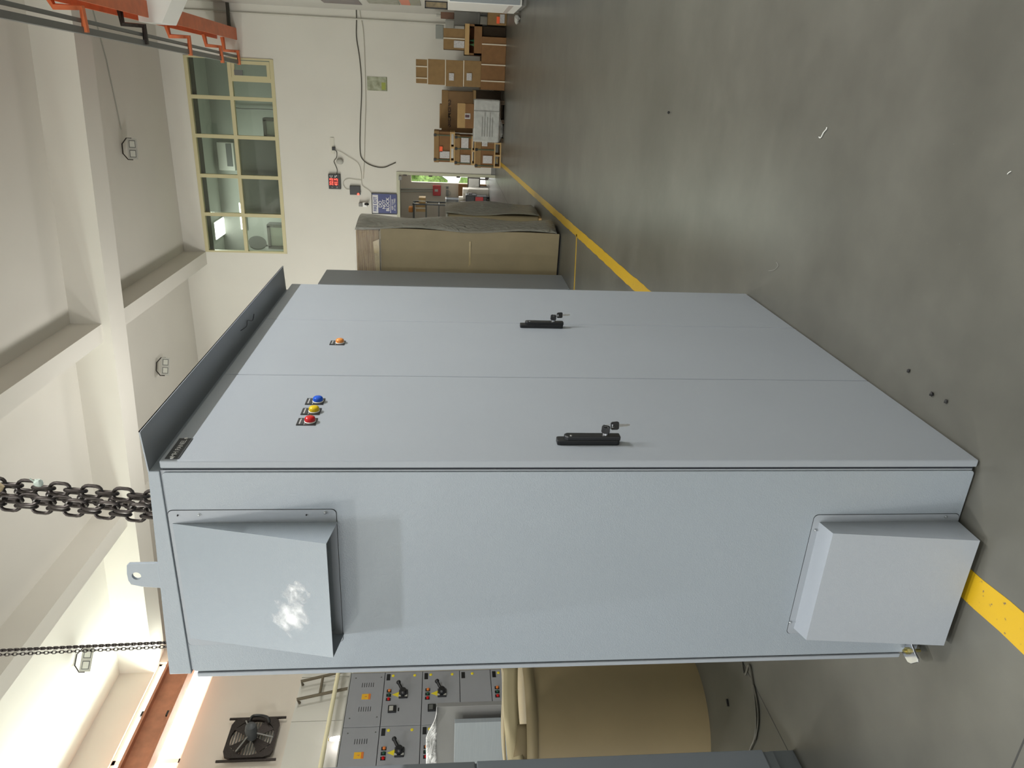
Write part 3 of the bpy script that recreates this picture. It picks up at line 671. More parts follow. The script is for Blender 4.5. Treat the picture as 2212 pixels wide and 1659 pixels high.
MB().box(a, b).build('carton', mat('grey_white_carton', (.50, .51, .50), .6, c2='#a5a8a6', vscale=9), f, .025, 3)
random.seed(3)
MB().grid(lambda u, v: V(a[0]-.02+(b[0]-a[0]+.04)*u, YQ-.02-.05*abs(math.sin(u*9+v*7))*random.random(), a[2]+.01+(b[2]-a[2]-.02)*v-.10*max(0, math.sin(u*5))*(1-v)), 14, 8).build('wrapping', FILM, f)
for s in (.26,): MB().box((b[0]-(b[0]-a[0])*s-.01, YQ-.006, a[2]), (b[0]-(b[0]-a[0])*s+.01, YQ, b[2])).build('strap', GREYP, f)
for i in range(5):
    zz = a[2]+(b[2]-a[2])*(.25+.1*i); MB().box((a[0]+.12, YQ-.004, zz), (a[0]+.55+.1*(i % 2), YQ-.0, zz+.02)).build('print_line', GREYP, f)
zq = a[2]
f2 = thing('dark_pallet', 'dark pallet under the film-wrapped white carton', 'pallet', ((a[0]+b[0])/2, YQ+.4, 0), G2)
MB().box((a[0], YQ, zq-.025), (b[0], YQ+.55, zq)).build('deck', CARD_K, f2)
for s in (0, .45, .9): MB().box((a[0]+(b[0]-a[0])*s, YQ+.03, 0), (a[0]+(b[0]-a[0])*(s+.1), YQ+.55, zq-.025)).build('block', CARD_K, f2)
zq = b[2]
f = thing('open_carton', 'small open carton with a pale flap on the white wrapped carton', 'box', at(1024, 250, Y=YQ+.1), G2)
_, a, b = pbox(MB(), 1003, 224, 1024, 277, YQ+.1, .4, zb=zq)
MB().box(a, b).build('carton', CARD_D, f, .006)
zt_ = at(989, 250, Y=YQ+.1).z
MB().hexa([(a[0], YQ+.1, b[2]-.02), (b[0], YQ+.1, b[2]-.02), (b[0], YQ+.12, b[2]), (a[0], YQ+.12, b[2]), (a[0], YQ+.05, zt_), (b[0], YQ+.05, zt_), (b[0], YQ+.07, zt_+.01), (a[0], YQ+.07, zt_+.01)]).build('flap', CARD_Y, f)
q = MB(); pbox(q, 1004, 245, 1016, 257, YQ+.09, .012); q.build('label', LABEL, f)
q = MB(); pbox(q, 1005, 248, 1014, 254, YQ+.085, .006); q.build('label_print', mat('purple_ink', (.1, .05, .06), .7), f)

# ------------------------------------------------------------------ crane beam, busbar and corbel on the right
f = thing('crane_beam', 'orange crane runway beam high along the right wall', 'beam', (.6, 15, 6.5))
P0, P1 = at(512, 86, Y=YW-.03), None
zb0 = P0.z; hB = .5
q0 = at(170, 0, Z=zb0)
dx = (q0.x-P0.x)/(q0.y-P0.y)
def rb(Y): return P0.x+dx*(Y-P0.y)
def prof(Y): return [(rb(Y), Y), ]
def bar(mb, x0, x1, z0, z1, Ya=5.0, Yb=YW-.01):
    mb.hexa([(rb(Ya)+x0, Ya, z0), (rb(Ya)+x1, Ya, z0), (rb(Yb)+x1, Yb, z0), (rb(Yb)+x0, Yb, z0), (rb(Ya)+x0, Ya, z1), (rb(Ya)+x1, Ya, z1), (rb(Yb)+x1, Yb, z1), (rb(Yb)+x0, Yb, z1)]); return mb
bar(MB(), 0, .26, zb0, zb0+.03).build('lower_flange', ORANGE, f)
bar(MB(), .115, .145, zb0+.03, zb0+hB-.03).build('web', ORANGE, f)
bar(MB(), 0, .26, zb0+hB-.03, zb0+hB).build('upper_flange', ORANGE, f)
# two conductor bars
cz = zb0-.02
def cb(pa_, pb_): return at(*pa_, Z=cz), at(*pb_, Z=cz)
f = thing('conductor_rail', 'pair of grey conductor bars on orange brackets beside the crane beam', 'rail', (.2, 14, cz))
l0, l1 = at(515, 134, Z=cz), at(0, 30, Z=cz); u0, u1 = at(512, 122, Z=cz), at(0, 4, Z=cz)
for a_, b_, r_ in ((l0, l1, .062), (u0, u1, .036)):
    a_ = a_+(a_-b_)*.0; MB().tube([a_, b_+(b_-a_)*.4], r_, 4).build('conductor_bar', GRAYC, f)
for br, mm in ((((186, 70), (177, 17), (117, 14), (104, -8)), ORANGE), (((316, 96), (311, 56), (265, 52), (256, 10)), DARKST), (((412, 120), (408, 80), (367, 78), (360, 56)), ORANGE), (((481, 136), (476, 101), (446, 98), (440, 74)), ORANGE), (((517, 140), (514, 111), (485, 109), (480, 80)), ORANGE)):
    Y = at(*br[0], Z=cz-.05).y
    MB().tube([at(*q, Y=Y) for q in br], .05, 4).build('bracket', mm, f)
# concrete corbel
cy0 = 14.4
ct, cb_ = at(300, 47, Y=cy0).z, at(350, 48, Y=cy0).z; cxl = at(325, 48, Y=cy0).x
cy1 = at(381, 56, Z=cb_).y
struct('trim_8', MB().prism([(cxl, cy0, ct), (cxl, cy0, cb_), (xrw(cy0)+.05, cy0, cb_-.55), (xrw(cy0)+.05, cy0, ct)], (0, min(cy1-cy0, 1.6), 0)), WHITE)

# ------------------------------------------------------------------ left wall: orange beam, fan, rail, ladder, lamp
XBm = XL+.55
za, zb_ = at(253, 1659, X=XBm).z, at(318, 1659, X=XBm).z
f = thing('left_crane_beam', 'orange crane runway beam in front of the bright left windows', 'beam', (XBm, 8, zb_))
MB().box((XBm-.26, YB, zb_), (XBm, YW, zb_+.05)).build('lower_flange', RUST, f)
MB().box((XBm-.15, YB, zb_+.05), (XBm-.11, YW, za-.05)).build('web', RUST, f)
MB().box((XBm-.26, YB, za-.05), (XBm, YW, za)).build('upper_flange', RUST, f)
for i in range(6):
    Y = 4+2.4*i
    for z in (zb_+.05, za): MB().box((XBm-.06, Y, z), (XBm-.02, Y+.12, z+.05)).build('clamp', DARKST, f)
# exhaust fan
f = thing('exhaust_fan', 'black exhaust fan with a round grille on the left wall', 'fan', (XL, 11, 4.6))
XF = XL+.08; p = at(545, 1597, X=XF); Rf = .42
def fr(dy, dz, dx=0): return V(XF+dx, p.y+dy, p.z+dz)
n = 32; out = []; inn = []
for k_ in range(n):
    an = 2*PI*k_/n; c_, s_ = math.cos(an), math.sin(an); q = .47/max(abs(c_), abs(s_)); q = min(q, .60)
    out.append(fr(q*c_, q*s_)); inn.append(fr(.42*c_, .42*s_))
MB().ringplate(out, inn, (.06, 0, 0)).build('frame', DARKST, f)
for sy in (-1, 1): MB().box(fr(sy*.5-.02, -.56), fr(sy*.5+.02, .56, .03)).build('mounting_bar', DARKST, f)
for k_ in range(4):
    an = PI/4+k_*PI/2; t_ = V(0, math.cos(an), math.sin(an)); s_ = V(.08, -math.sin(an), math.cos(an)).normalized()
    cc = fr(0, 0, .05)
    MB().prism([cc+t_*.08-s_*.05, cc+t_*.40-s_*.14, cc+t_*.40+s_*.14, cc+t_*.08+s_*.05], (.012, 0, 0)).build('blade', DARKST, f)
MB().lathe(fr(0, 0, .06), (1, 0, 0), ((0, .10), (.2, .12), (.3, .10), (.34, .03))).build('motor', mat('dark_motor', (.05, .055, .06), .45), f, smooth=True)
for an in (.5, 2.6, 4.6): MB().tube([fr(0, 0, .2), fr(.42*math.cos(an), .42*math.sin(an), .1)], .014, 6).build('arm', GREYP, f)
m = MB()
for i in range(-7, 8):
    w_ = math.sqrt(max(.42**2-(i*.055)**2, 0)); m.box(fr(-w_, i*.055-.006, -.02), fr(w_, i*.055+.012, -.01))
m.build('louvre', DKGREY, f)
m = MB().tube(smoothpath([at(540, 1563, X=XF+.05), at(545, 1548, X=XF+.15), at(562, 1546, X=XF+.15), at(578, 1550, X=XF+.15), at(582, 1561, X=XF+.1)]), .03); m.build('power_cable', BLACK, f, smooth=True)
# rail and ladder
XP = XL+.45
m = MB().cyl(at(735, 1416, X=XP), at(690, 1668, X=XP), .045)
pp = (at(730, 1457, X=XP), at(692, 1659, X=XP)); dd = pp[0]-pp[1]
tag(MB().cyl(pp[1]-dd*.3, pp[0]+dd*.6, .045).build('handrail', mat('cream_rail', (.70, .66, .45), .4)), 'long pale sloping pipe rail along the left wall', 'rail')
m.bm.free()
XD = XL+.2
f = thing('wall_ladder', 'dark ladder with hooked ends hanging on the left wall', 'ladder', at(757, 1487, X=XD))
for hk, tp, bt in (((654, 1479), (650, 1472), (727, 1454)), ((647, 1518), (641, 1511), (757, 1486))):
    a_, b_ = at(*tp, X=XD), at(*bt, X=XD); h_ = at(*hk, X=XL+.05)
    MB().tube([h_, a_, b_+(b_-a_)*.6], .032, 8).build('side_rail', mat('bronze_steel', (.12, .10, .065), .6), f)
MB().cyl(at(698, 1461, X=XD), at(691, 1498, X=XD), .028).build('rung', MATS['bronze_steel'], f)
XLm = XL+.22
f = thing('hanging_bulb', 'glowing white bulb on the left wall just above the grey switchboard', 'lamp', at(712, 1597, X=XLm))
a_, b_ = at(711.5, 1597, X=XLm), at(743, 1594, X=XLm)
MB().lathe(a_, b_-a_, ((0, .02), (.03, .035), ((b_-a_).length*.6, .048), ((b_-a_).length*.95, .04), ((b_-a_).length, .02))).build('bulb', BULB, f, smooth=True)
MB().cyl(a_+V(0, 0, .07), a_-V(0, 0, .005), .03).build('holder', BRASS, f)
MB().cyl((XL+.02, a_.y, a_.z+.1), a_+V(0, 0, .06), .012).build('bracket', BRASS, f)

# ------------------------------------------------------------------ emergency floodlights under the ceiling
def flood(lab, x, y, face):
    p = at(x, y, Z=ZC-.22); f = thing('floodlight', lab, 'floodlight', (p.x, p.y, ZC), 'floodlights under the ceiling')
    fx = V(*face).normalized(); sd = fx.cross(ZU).normalized(); u = sd.cross(fx)
    c0 = p
    def q(a_, b_, c_): return c0+sd*a_+u*b_+fx*c_
    MB().hexa([q(-.2, -.085, .05), q(.2, -.085, .05), q(.13, -.05, -.08), q(-.13, -.05, -.08), q(-.2, .085, .05), q(.2, .085, .05), q(.13, .05, -.08), q(-.13, .05, -.08)]).build('housing', GREYP, f, .01)
    MB().hexa([q(-.215, -.095, .05), q(.215, -.095, .05), q(.215, -.095, .065), q(-.215, -.095, .065), q(-.215, .095, .05), q(.215, .095, .05), q(.215, .095, .065), q(-.215, .095, .065)]).build('front_frame', LGREY, f)
    for s in (-1, 1):
        MB().hexa([q(s*.1-.075, -.062, .065), q(s*.1+.075, -.062, .065), q(s*.1+.075, -.062, .069), q(s*.1-.075, -.062, .069), q(s*.1-.075, .062, .065), q(s*.1+.075, .062, .065), q(s*.1+.075, .062, .069), q(s*.1-.075, .062, .069)]).build('lens_rim', DKGREY, f)
        MB().hexa([q(s*.1-.062, -.05, .069), q(s*.1+.062, -.05, .069), q(s*.1+.062, -.05, .074), q(s*.1-.062, -.05, .074), q(s*.1-.062, .05, .069), q(s*.1+.062, .05, .069), q(s*.1+.062, .05, .074), q(s*.1-.062, .05, .074)]).build('lens', mat('frosted_lens', (.55, .56, .5), .3), f)
    MB().tube([q(-.22, 0, 0), q(-.22, .1, -.02), (p.x-sd.x*.1, p.y-sd.y*.1, ZC-.015), (p.x+sd.x*.1, p.y+sd.y*.1, ZC-.015), q(.22, .1, -.02), q(.22, 0, 0)], .012, 6).build('bracket', DARKST, f)
flood('floodlight under the ceiling nearest the office window', 286, 322, (.15, -1, -.45))
flood('middle floodlight under the ceiling above the large cabinet canopy', 357, 792, (.55, -1, -.45))
flood('floodlight under the ceiling near the bright left windows', 188, 1425, (.9, -.9, -.4))
wire_ = MB().tube([at(195, 0, Z=ZC-.01), at(230, 130, Z=ZC-.01), at(262, 280, Z=ZC-.01)], .012, 5)
tag(wire_.build('ceiling_wire', LGREY), 'thin wire along the ceiling to the floodlight by the office', 'wire')

# ------------------------------------------------------------------ the large grey enclosure
X0, X1, YS0, YE, H = -1.4524, -.8562, 1.5197, 3.0784, 2.0
XDR = -.83
E = thing('control_enclosure', 'large light grey electrical enclosure with rain canopy and vent cowls in the foreground', 'electrical cabinet', ((X0+X1)/2, (YS0+YE)/2, 0))
MB().box((X0+.006, YS0+.004, .012), (X1, YE, H)).build('body', PAINT, E)
def rrect(x0, x1, z0, z1, r, n=5, skip=()):
    pts = []
    for i, (cx_, cz_, a0) in enumerate(((x1-r, z1-r, 0), (x0+r, z1-r, 90), (x0+r, z0+r, 180), (x1-r, z0+r, 270))):
        if i in skip: pts.append((cx_+(r if a0 in (0, 270) else -r), cz_+(r if a0 in (0, 90) else -r))); continue
        for k in range(n+1):
            an = math.radians(a0+90*k/n); pts.append((cx_+r*math.cos(an), cz_+r*math.sin(an)))
    return pts
MB().prism([(x, YS0+.004, z) for x, z in rrect(X0+.003, X1-.004, .006, 1.996, .010)], (0, -.004, 0)).build('side_panel', PAINT_B, E, .0015)
MB().box((X1-.002, YS0+.006, .01), (XDR-.019, YE-.004, H-.006)).build('door_gasket', NAVY, E)
S = [YS0, YS0+.5284, YS0+1.0655, YE]
for i in range(3):
    MB().box((XDR-.020, S[i]+(.0 if i == 0 else .0012), .004), (XDR, S[i+1]-.0012, H-.002)).build('door', PAINT, E, .0035, 3)
MB().box((X0-.006, YS0+.022, .055), (X0+.006, YE, 1.985)).build('rear_gasket', SEAL, E)
MB().box((X0-.019, YS0+.002, .048), (X0-.005, YE, 1.988)).build('rear_door', PAINT, E, .003)
XC = -.755
rz = lambda x: 2.0257+(X1-x)/(X1-X0)*.0296
RX0 = X0-.004
MB().prism([(RX0, YS0-.001, 2.0), (RX0, YS0-.001, rz(RX0)), (X1, YS0-.001, rz(X1)), (X1, YS0-.001, 2.0)], (0, YE-YS0+.002, 0)).build('roof', PAINT_B, E, .002)
MB().hexa([(X1-.0005, YS0-.001, 2.0225), (XC, YS0-.001, 2.028), (XC, YE+.001, 2.028), (X1-.0005, YE+.001, 2.0225), (X1-.0005, YS0-.001, 2.0257), (XC, YS0-.001, 2.031), (XC, YE+.001, 2.031), (X1-.0005, YE+.001, 2.0257)]).box((XC-.002, YS0-.001, 2.0265), (XC, YE+.001, 2.031)).build('rain_canopy', PAINT, E)
MB().tube(smoothpath([(-.80, 2.36, 2.0245), (-.805, 2.42, 2.0215), (-.79, 2.44, 2.0215), (-.81, 2.50, 2.0215), (-.795, 2.53, 2.0215)], 5), .0012, 4).build('pen_mark', BLACK, E)
# lifting lug
hc = V(-1.147, 0, 2.093); lo = []; li = []
pts = [(-1.111, 2.028), (-1.1115, 2.106), (-1.116, 2.111), (-1.140, 2.1145), (-1.160, 2.114), (-1.172, 2.109), (-1.179, 2.085), (-1.185, 2.028)]
N_ = 32
def hit(an):
    d = V(math.cos(an), 0, math.sin(an)); best = 9
    for i in range(len(pts)):
        p_, q_ = pts[i], pts[(i+1) % len(pts)]; ex, ez = q_[0]-p_[0], q_[1]-p_[1]; den = d.x*ez-d.z*ex
        if abs(den) < 1e-9: continue
        t_ = ((p_[0]-hc.x)*ez-(p_[1]-hc.z)*ex)/den; s_ = ((p_[0]-hc.x)*d.z-(p_[1]-hc.z)*d.x)/den
        if t_ > 0 and -1e-6 <= s_ <= 1+1e-6: best = min(best, t_)
    return hc+d*best
angs = sorted([2*PI*k/N_ for k in range(N_)]+[math.atan2(p_[1]-hc.z, p_[0]-hc.x) % (2*PI) for p_ in pts])
lo = [hit(a_)+V(0, YS0+.001, 0) for a_ in angs]; li = [hc+V(.0105*math.cos(a_), YS0+.001, .0105*math.sin(a_)) for a_ in angs]
MB().ringplate(lo, li, (0, .008, 0)).build('lifting_lug', PAINT_B, E, .001)
# name plate
q = MB().box((XDR, 1.529, 1.957), (XDR+.0015, 1.631, 1.988)).build('name_plate', mat('nameplate_black', (.022, .024, .027), .5), E)
text('lettering', 'MH PANEL', .0165, (XDR+.0019, 1.578, 1.9725), YR, ZU, SILV, q, bold=.0001, ext=.0002, sx=1.12)
for yy in (1.5305, 1.6295): MB().lathe((XDR+.001, yy, 1.9725), (1, 0, 0), ((0, .004), (.0015, .004))).build('plate_screw', SILV, q)
# pilot lights
def pilot(y0, z0, lens, capt):
    y1, z1 = y0+.0425, z0+.049
    q = MB().box((XDR, y0, z0), (XDR+.0018, y1, z1)).build('pilot_light', mat('legend_black', (.012, .012, .013), .4), E, .001)
    MB().box((XDR+.0017, y0+.003, z0+.032), (XDR+.0024, y1-.003, z1-.003)).build('legend', LEGEND, q)
    MB().box((XDR+.0017, y0+.001, z0+.0285), (XDR+.0023, y1-.001, z0+.0295)).build('rule', SILV, q)
    for k in range(7): 
        MB().box((XDR+.0024, y0+.006+.0045*k, z0+.0395), (XDR+.0026, y0+.009+.0045*k, z0+.0425)).build('legend_print', SILV, q) if k in (0, 1, 2, 3, 4, 5, 6) and k % 7 < 7 else None
    c_ = V(XDR+.0018, (y0+y1)/2, z0+.0165)
    MB().lathe(c_, (1, 0, 0), ((0, .0145), (.0018, .0148), (.0028, .0142)), 28).build('bezel', WHITE, q, smooth=True)
    MB().lathe(c_+V(.0026, 0, 0), (1, 0, 0), ((0, .0138), (.005, .0138), (.009, .0124), (.0115, .009), (.0125, .004), (.0127, .001)), 28).build('lens', lens, q, smooth=True)
pilot(1.7055, 1.6795, REDL, ''); pilot(1.7685, 1.6795, YELL, ''); pilot(1.833, 1.6795, BLUL, ''); pilot(2.3135, 1.6835, AMBL, '')
# swing handles with their locks; the keys hang in them as things of their own
def handle(y, ztop, tilt):
    z0 = ztop-.158
    b_ = MB().prism([(XDR, y-.013, z) for z in ()] or [(XDR, yy, zz) for yy, zz in [(y+.013*math.cos(a_)*.99, 0) for a_ in ()]] or [(XDR, y-.013, z0+.006), (XDR, y-.011, z0), (XDR, y+.011, z0), (XDR, y+.013, z0+.006), (XDR, y+.013, ztop-.006), (XDR, y+.011, ztop), (XDR, y-.011, ztop), (XDR, y-.013, ztop-.006)], (.0135, 0, 0)).build('door_handle', BLACK, E, .002)
    MB().prism([(XDR+.011, y-.011, z0-.002), (XDR+.011, y-.012, ztop-.026), (XDR+.011, y-.006, ztop-.018), (XDR+.011, y+.006, ztop-.018), (XDR+.011, y+.012, ztop-.026), (XDR+.011, y+.011, z0-.002)], (.013, 0, 0)).build('lever', BLACK, b_, .003, 3)
    MB().lathe((XDR+.0135, y-.007, ztop-.034), (1, 0, 0), ((0, .003), (.0115, .003), (.012, .002))).build('pivot_pin', STEEL, b_)
    zl = z0+.036
    MB().lathe((XDR+.02, y, zl), (1, 0, 0), ((0, .0075), (.009, .0072), (.0095, .006)), 20).build('lock_cylinder', STEEL, b_, smooth=True)
    return zl
def keyset(y, zl, lab):
    xk_ = XDR+.030
    K = thing('key_pair', lab, 'keys', (xk_, y, zl-.05))
    def key(c_, r_, d_, nrm, full):
        c_ = Vector(c_); r_ = Vector(r_); d_ = Vector(d_); nrm = Vector(nrm)
        def P_(a_, b2): return c_+r_*a_+d_*b2-nrm*.003
        hd = MB(); o_ = [P_(a_, b2) for a_, b2 in ((-.010, -.008), (-.007, -.011), (.007, -.011), (.010, -.008), (.0105, .006), (.008, .010), (-.008, .010), (-.0105, .006))]
        i_ = [P_(a_, b2) for a_, b2 in ((-.004, -.0075), (-.003, -.0085), (.003, -.0085), (.004, -.0075), (.004, -.0062), (.003, -.0055), (-.003, -.0055), (-.004, -.0062))]
        hd.ringplate(o_, i_, nrm*.006).build('key_head', BLACK, K, .0012)
        L_ = .030 if full else .008
        MB().prism([c_+r_*a_+d_*b2-nrm*.001 for a_, b2 in ((-.0035, .009), (.0035, .009), (.0032, L_*.5+.009), (.0022, L_*.55+.009), (.0028, L_*.7+.009), (.002, L_+.007), (0, L_+.009), (-.002, L_+.007), (-.0032, L_*.7+.009))], nrm*.002).build('key_blade', STEEL, K)
    # key in the lock: blade into the door, head upright, turned a little
    key((xk_+.008, y, zl), (0, .45, .89), (-1, 0, 0), (0, .89, -.45), False)
    # second key hanging from the ring
    c2 = V(xk_+.016, y+.006, zl-.024)
    key(c2, (.95, .31, 0), (.05, .04, -1), (-.31, .95, 0), True)
    rc = V(xk_+.0155, y+.004, zl-.011); rr = []
    for k in range(24):
        an = 2*PI*k/24; rr.append(rc+V(.3*.011*math.cos(an), .25*.011*math.cos(an), .012*math.sin(an)))
    MB().tube(rr, .0007, 6, True).build('ring', STEEL, K)
zl = handle(1.611, 1.0725, 0); keyset(1.611, zl, 'black-headed key pair in the lock of the near door handle')
zl = handle(2.540, 1.0765, 0); keyset(2.540, zl, 'black-headed key pair in the lock of the far door handle')
# upper vent cowl: open rain hood
def cowl(xl, xr, zt_, zb2, ptop, pbot, ztop_out, fl, fz0, fz1, label):
    C_ = MB(); w = YS0-.0015
    A_ = [V(xl, w, zt_), V(xr, w, zt_)]; B_ = [V(xl+.004, w-ptop, ztop_out), V(xr-.0, w-ptop, ztop_out)]; D_ = [V(xl+.019, w-pbot, zb2+.012), V(xr+.008, w-pbot, zb2+.012)]; Wb = [V(xl, w, zb2), V(xr, w, zb2)]
    if ptop > .01:
        C_.poly([A_[0], A_[1], B_[1], B_[0]]); C_.poly([B_[0], B_[1], D_[1], D_[0]])
        C_.poly([A_[0], B_[0], D_[0], Wb[0]]); C_.poly([A_[1], Wb[1], D_[1], B_[1]])
    else:
        C_.poly([A_[0], A_[1], D_[1], D_[0]]); C_.poly([A_[0], D_[0], Wb[0]]); C_.poly([A_[1], Wb[1], D_[1]])
    bmesh.ops.remove_doubles(C_.bm, verts=C_.bm.verts[:], dist=1e-5)
    c_ = C_.build('vent_cowl', PAINT_B if ptop < .01 else PAINT, E, solid=.0018)
    f0, f1 = fl
    MB().ringplate([(x, YS0-.0016, z) for x, z in rrect(f0, f1, fz0, fz1, .012)], [(x, YS0-.0016, z) for x, z in rrect(xl+.012, xr-.012, zb2+.02, zt_-.02, .012)], (0, .0012, 0)).build('flange', PAINT, c_)
    MB().ringplate([(x, YS0-.0004, z) for x, z in rrect(f0-.0012, f1+.0012, fz0-.0012, fz1+.0012, .012)], [(x, YS0-.0004, z) for x, z in rrect(xl+.012, xr-.012, zb2+.02, zt_-.02, .012)], (0, .0003, 0)).build('flange_shadow_gap', SEAL, c_)  # black ring put in for the shadow along the flange edge
    return c_
def screw(p_, par, m_=None, r_=.0036):
    MB().lathe(p_, (0, -1, 0), ((0, r_*1.25), (.0012, r_*1.25), (.0013, r_), (.0035, r_*.75), (.0042, r_*.3)), 12).build('screw', m_ or mat('dull_zinc', (.33, .35, .37), .4, .8), par, smooth=True)
cU = cowl(-1.338, -.996, 1.988, 1.606, 0, .101, 1.988, (-1.362, -.961), 1.609, 1.996, '')
for q_ in ((430, 1112), (702, 1107)): screw(at(*q_, Y=YS0-.0016), cU)
for q_ in ((384, 1113), (662, 1112)): screw(at(*q_, Y=YS0-.0016), cU, BLACK, .0016)
cL = cowl(-1.352, -1.010, .389, .010, .050, .100, .378, (-1.371, -.988), .010, .406, '')
for q_ in ((1761, 1145), (2043, 1116), (1707, 1344)): screw(at(*q_, Y=YS0-.0016), cL)
# pale patch with noisy, fading edges on the upper cowl, lying on its sloped face
def on_cowl(x, y):
    best = None
    for i in range(60):
        Y = YS0-.001-.1*i/59; p_ = at(x, y, Y=Y); Ys = YS0-.0015-.1*(1.988-p_.z)/(1.988-1.618)
        if best is None or abs(Y-Ys) < best[0]: best = (abs(Y-Ys), p_, Ys)
    p_ = best[1]; return V(p_.x, best[2]-.0019, p_.z)
random.seed(11)
def pale_patch_mat():
    m = bpy.data.materials.new('pale_patch'); m.use_nodes = True; N = m.node_tree.nodes; L = m.node_tree.links; b = N['Principled BSDF']
    b.inputs['Base Color'].default_value = (.72, .74, .76, 1); b.inputs['Roughness'].default_value = .8
    tc = N.new('ShaderNodeTexCoord'); n = N.new('ShaderNodeTexNoise'); n.inputs['Scale'].default_value = 32; n.inputs['Detail'].default_value = 8; n.inputs['Roughness'].default_value = .65; L.new(tc.outputs['Object'], n.inputs['Vector'])
    at_ = N.new('ShaderNodeAttribute'); at_.attribute_name = 'fade'
    mu = N.new('ShaderNodeMath'); mu.operation = 'MULTIPLY'; L.new(n.outputs['Fac'], mu.inputs[0]); L.new(at_.outputs['Fac'], mu.inputs[1])
    r = N.new('ShaderNodeMapRange'); r.inputs['From Min'].default_value = .16; r.inputs['From Max'].default_value = .5; L.new(mu.outputs[0], r.inputs['Value'])
    t = N.new('ShaderNodeBsdfTransparent'); x = N.new('ShaderNodeMixShader'); L.new(r.outputs[0], x.inputs[0]); L.new(t.outputs[0], x.inputs[1]); L.new(b.outputs[0], x.inputs[2]); L.new(x.outputs[0], N['Material Output'].inputs[0])
    return m
PALE_PATCH = pale_patch_mat()
for cxp, cyp, rx, ry in ((640, 1280, 44, 36), (628, 1330, 56, 56)):
    mb = MB(); mb.grid(lambda u, v: on_cowl(cxp+rx*(2*u-1), cyp+ry*(2*v-1)), 10, 10); o = mb.build('pale_patch', PALE_PATCH, cU)
    at_ = o.data.attributes.new('fade', 'FLOAT', 'POINT')
    for k in range(len(o.data.vertices)):
        i, j = divmod(k, 11); d_ = math.hypot(i/5-1, j/5-1); at_.data[k].value = max(0, 1.0-d_**1.1+.25*math.sin(i*2.1)*math.cos(j*1.7)*(d_ < .95))
# foot bracket with its bolt at the rear corner
b_ = MB().prism([(x, y, .040) for x, y in ((-1.40, YS0+.03), (-1.449, YS0+.012), (-1.459, 1.491), (-1.452, 1.477), (-1.426, 1.456), (-1.418, 1.460), (-1.414, 1.474), (-1.40, 1.498))], (0, 0, .006)).build('lifting_bracket', STEEL, E, .001)
MB().cyl((-1.428, YS0-.018, .046), (-1.428, YS0-.018, .053), .0095, 6).cyl((-1.428, YS0-.018, .010), (-1.428, YS0-.018, .060), .0045, 12).build('bolt', BRASS, b_)
MB().box((-1.45, YS0+.02, 0), (-1.40, YS0+.06, .012)).build('foot', SEAL, E)
MB().box((-.93, YS0+.02, 0), (-.88, YS0+.06, .012)).build('foot', SEAL, E)
MB().box((-1.45, YE-.06, 0), (-1.40, YE-.02, .012)).build('foot', SEAL, E)
MB().box((-.93, YE-.06, 0), (-.88, YE-.02, .012)).build('foot', SEAL, E)

# ------------------------------------------------------------------ second tall grey enclosure behind it
f = thing('tall_enclosure', 'tall darker grey enclosure standing right behind the large one', 'electrical cabinet', (-2.43, 7.85, 0))
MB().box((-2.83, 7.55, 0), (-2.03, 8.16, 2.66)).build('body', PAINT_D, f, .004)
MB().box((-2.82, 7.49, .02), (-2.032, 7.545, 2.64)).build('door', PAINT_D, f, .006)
MB().tube([(-2.07, 7.56, 2.66), (-2.05, 7.52, 2.70), (-2.07, 7.49, 2.71), (-2.09, 7.50, 2.68), (-2.10, 7.54, 2.66)], .014, 6).build('lifting_eye', BRASS, f)

# ------------------------------------------------------------------ cabinets wrapped in kraft board
f = thing('wrapped_cabinet', 'tall cabinet wrapped in brown kraft board and clear film, behind the grey enclosures', 'wrapped cabinet', (-2.0, 8.85, 0), 'kraft-wrapped cabinets')
xa, ya, yb_ = -1.62, 8.42, 9.2
MB().box((-2.6, ya+.01, .06), (xa-.01, yb_, 2.34)).build('carton', KRAFT, f, .015)
MB().grid(lambda u, v: V(-2.6+u*(2.6+xa+.015)+.008*math.sin(v*9), ya-.012+.012*math.sin(u*5+v*4), .02+2.06*v), 8, 12).build('kraft_sheet', KRAFT, f, solid=.006)
MB().box((-2.6, ya-.0, 2.09), (xa, yb_, 2.355)).build('corrugated_top', CORR, f, .02)
MB().prism([(-2.6, ya-.03, 2.09), (-2.15, ya-.03, 2.13), (-1.75, ya-.03, 2.16), (-1.72, ya-.03, 2.09)], (0, .012, 0)).build('tape', TAPE, f)
MB().box((-2.6, ya-.026, 1.045), (xa-.1, ya-.018, 1.065)).build('tape', TAPE, f)
def puff(u, v): return V(xa+.02+.045*math.sin(3.1*u)+.02*math.sin(v*11+u*3), ya-.02+(yb_-ya+.03)*u, .05+2.31*v)
MB().grid(puff, 10, 22).build('film_side', FILM_G, f, smooth=True, solid=.004)
MB().grid(lambda u, v: V(-2.6+(2.6+xa+.03)*u, ya-.035-.012*math.sin(u*14)*math.sin(v*7), 2.07+.30*v), 14, 6).build('film_band', FILM, f, smooth=True)
MB().box((-2.62, ya, 0), (xa-.03, yb_, .06)).build('plinth', SEAL, f)
f = thing('wrapped_cabinet', 'lower film-wrapped cabinet between the tall wrapped one and the doorway', 'wrapped cabinet', (-2.2, 10.8, 0), 'kraft-wrapped cabinets')
MB().box((-2.7, 10.2, .04), (-1.72, 11.2, 1.31)).build('carton', KRAFT, f, .02)
MB().grid(lambda u, v: V(-1.70+.02*math.sin(7*v+u*4), 10.17+1.06*u, .04+1.30*v), 8, 12).build('film_side', FILM_G, f, smooth=True, solid=.004)
MB().box((-2.7, 10.2, 0), (-1.74, 11.2, .04)).build('plinth', WOOD, f)
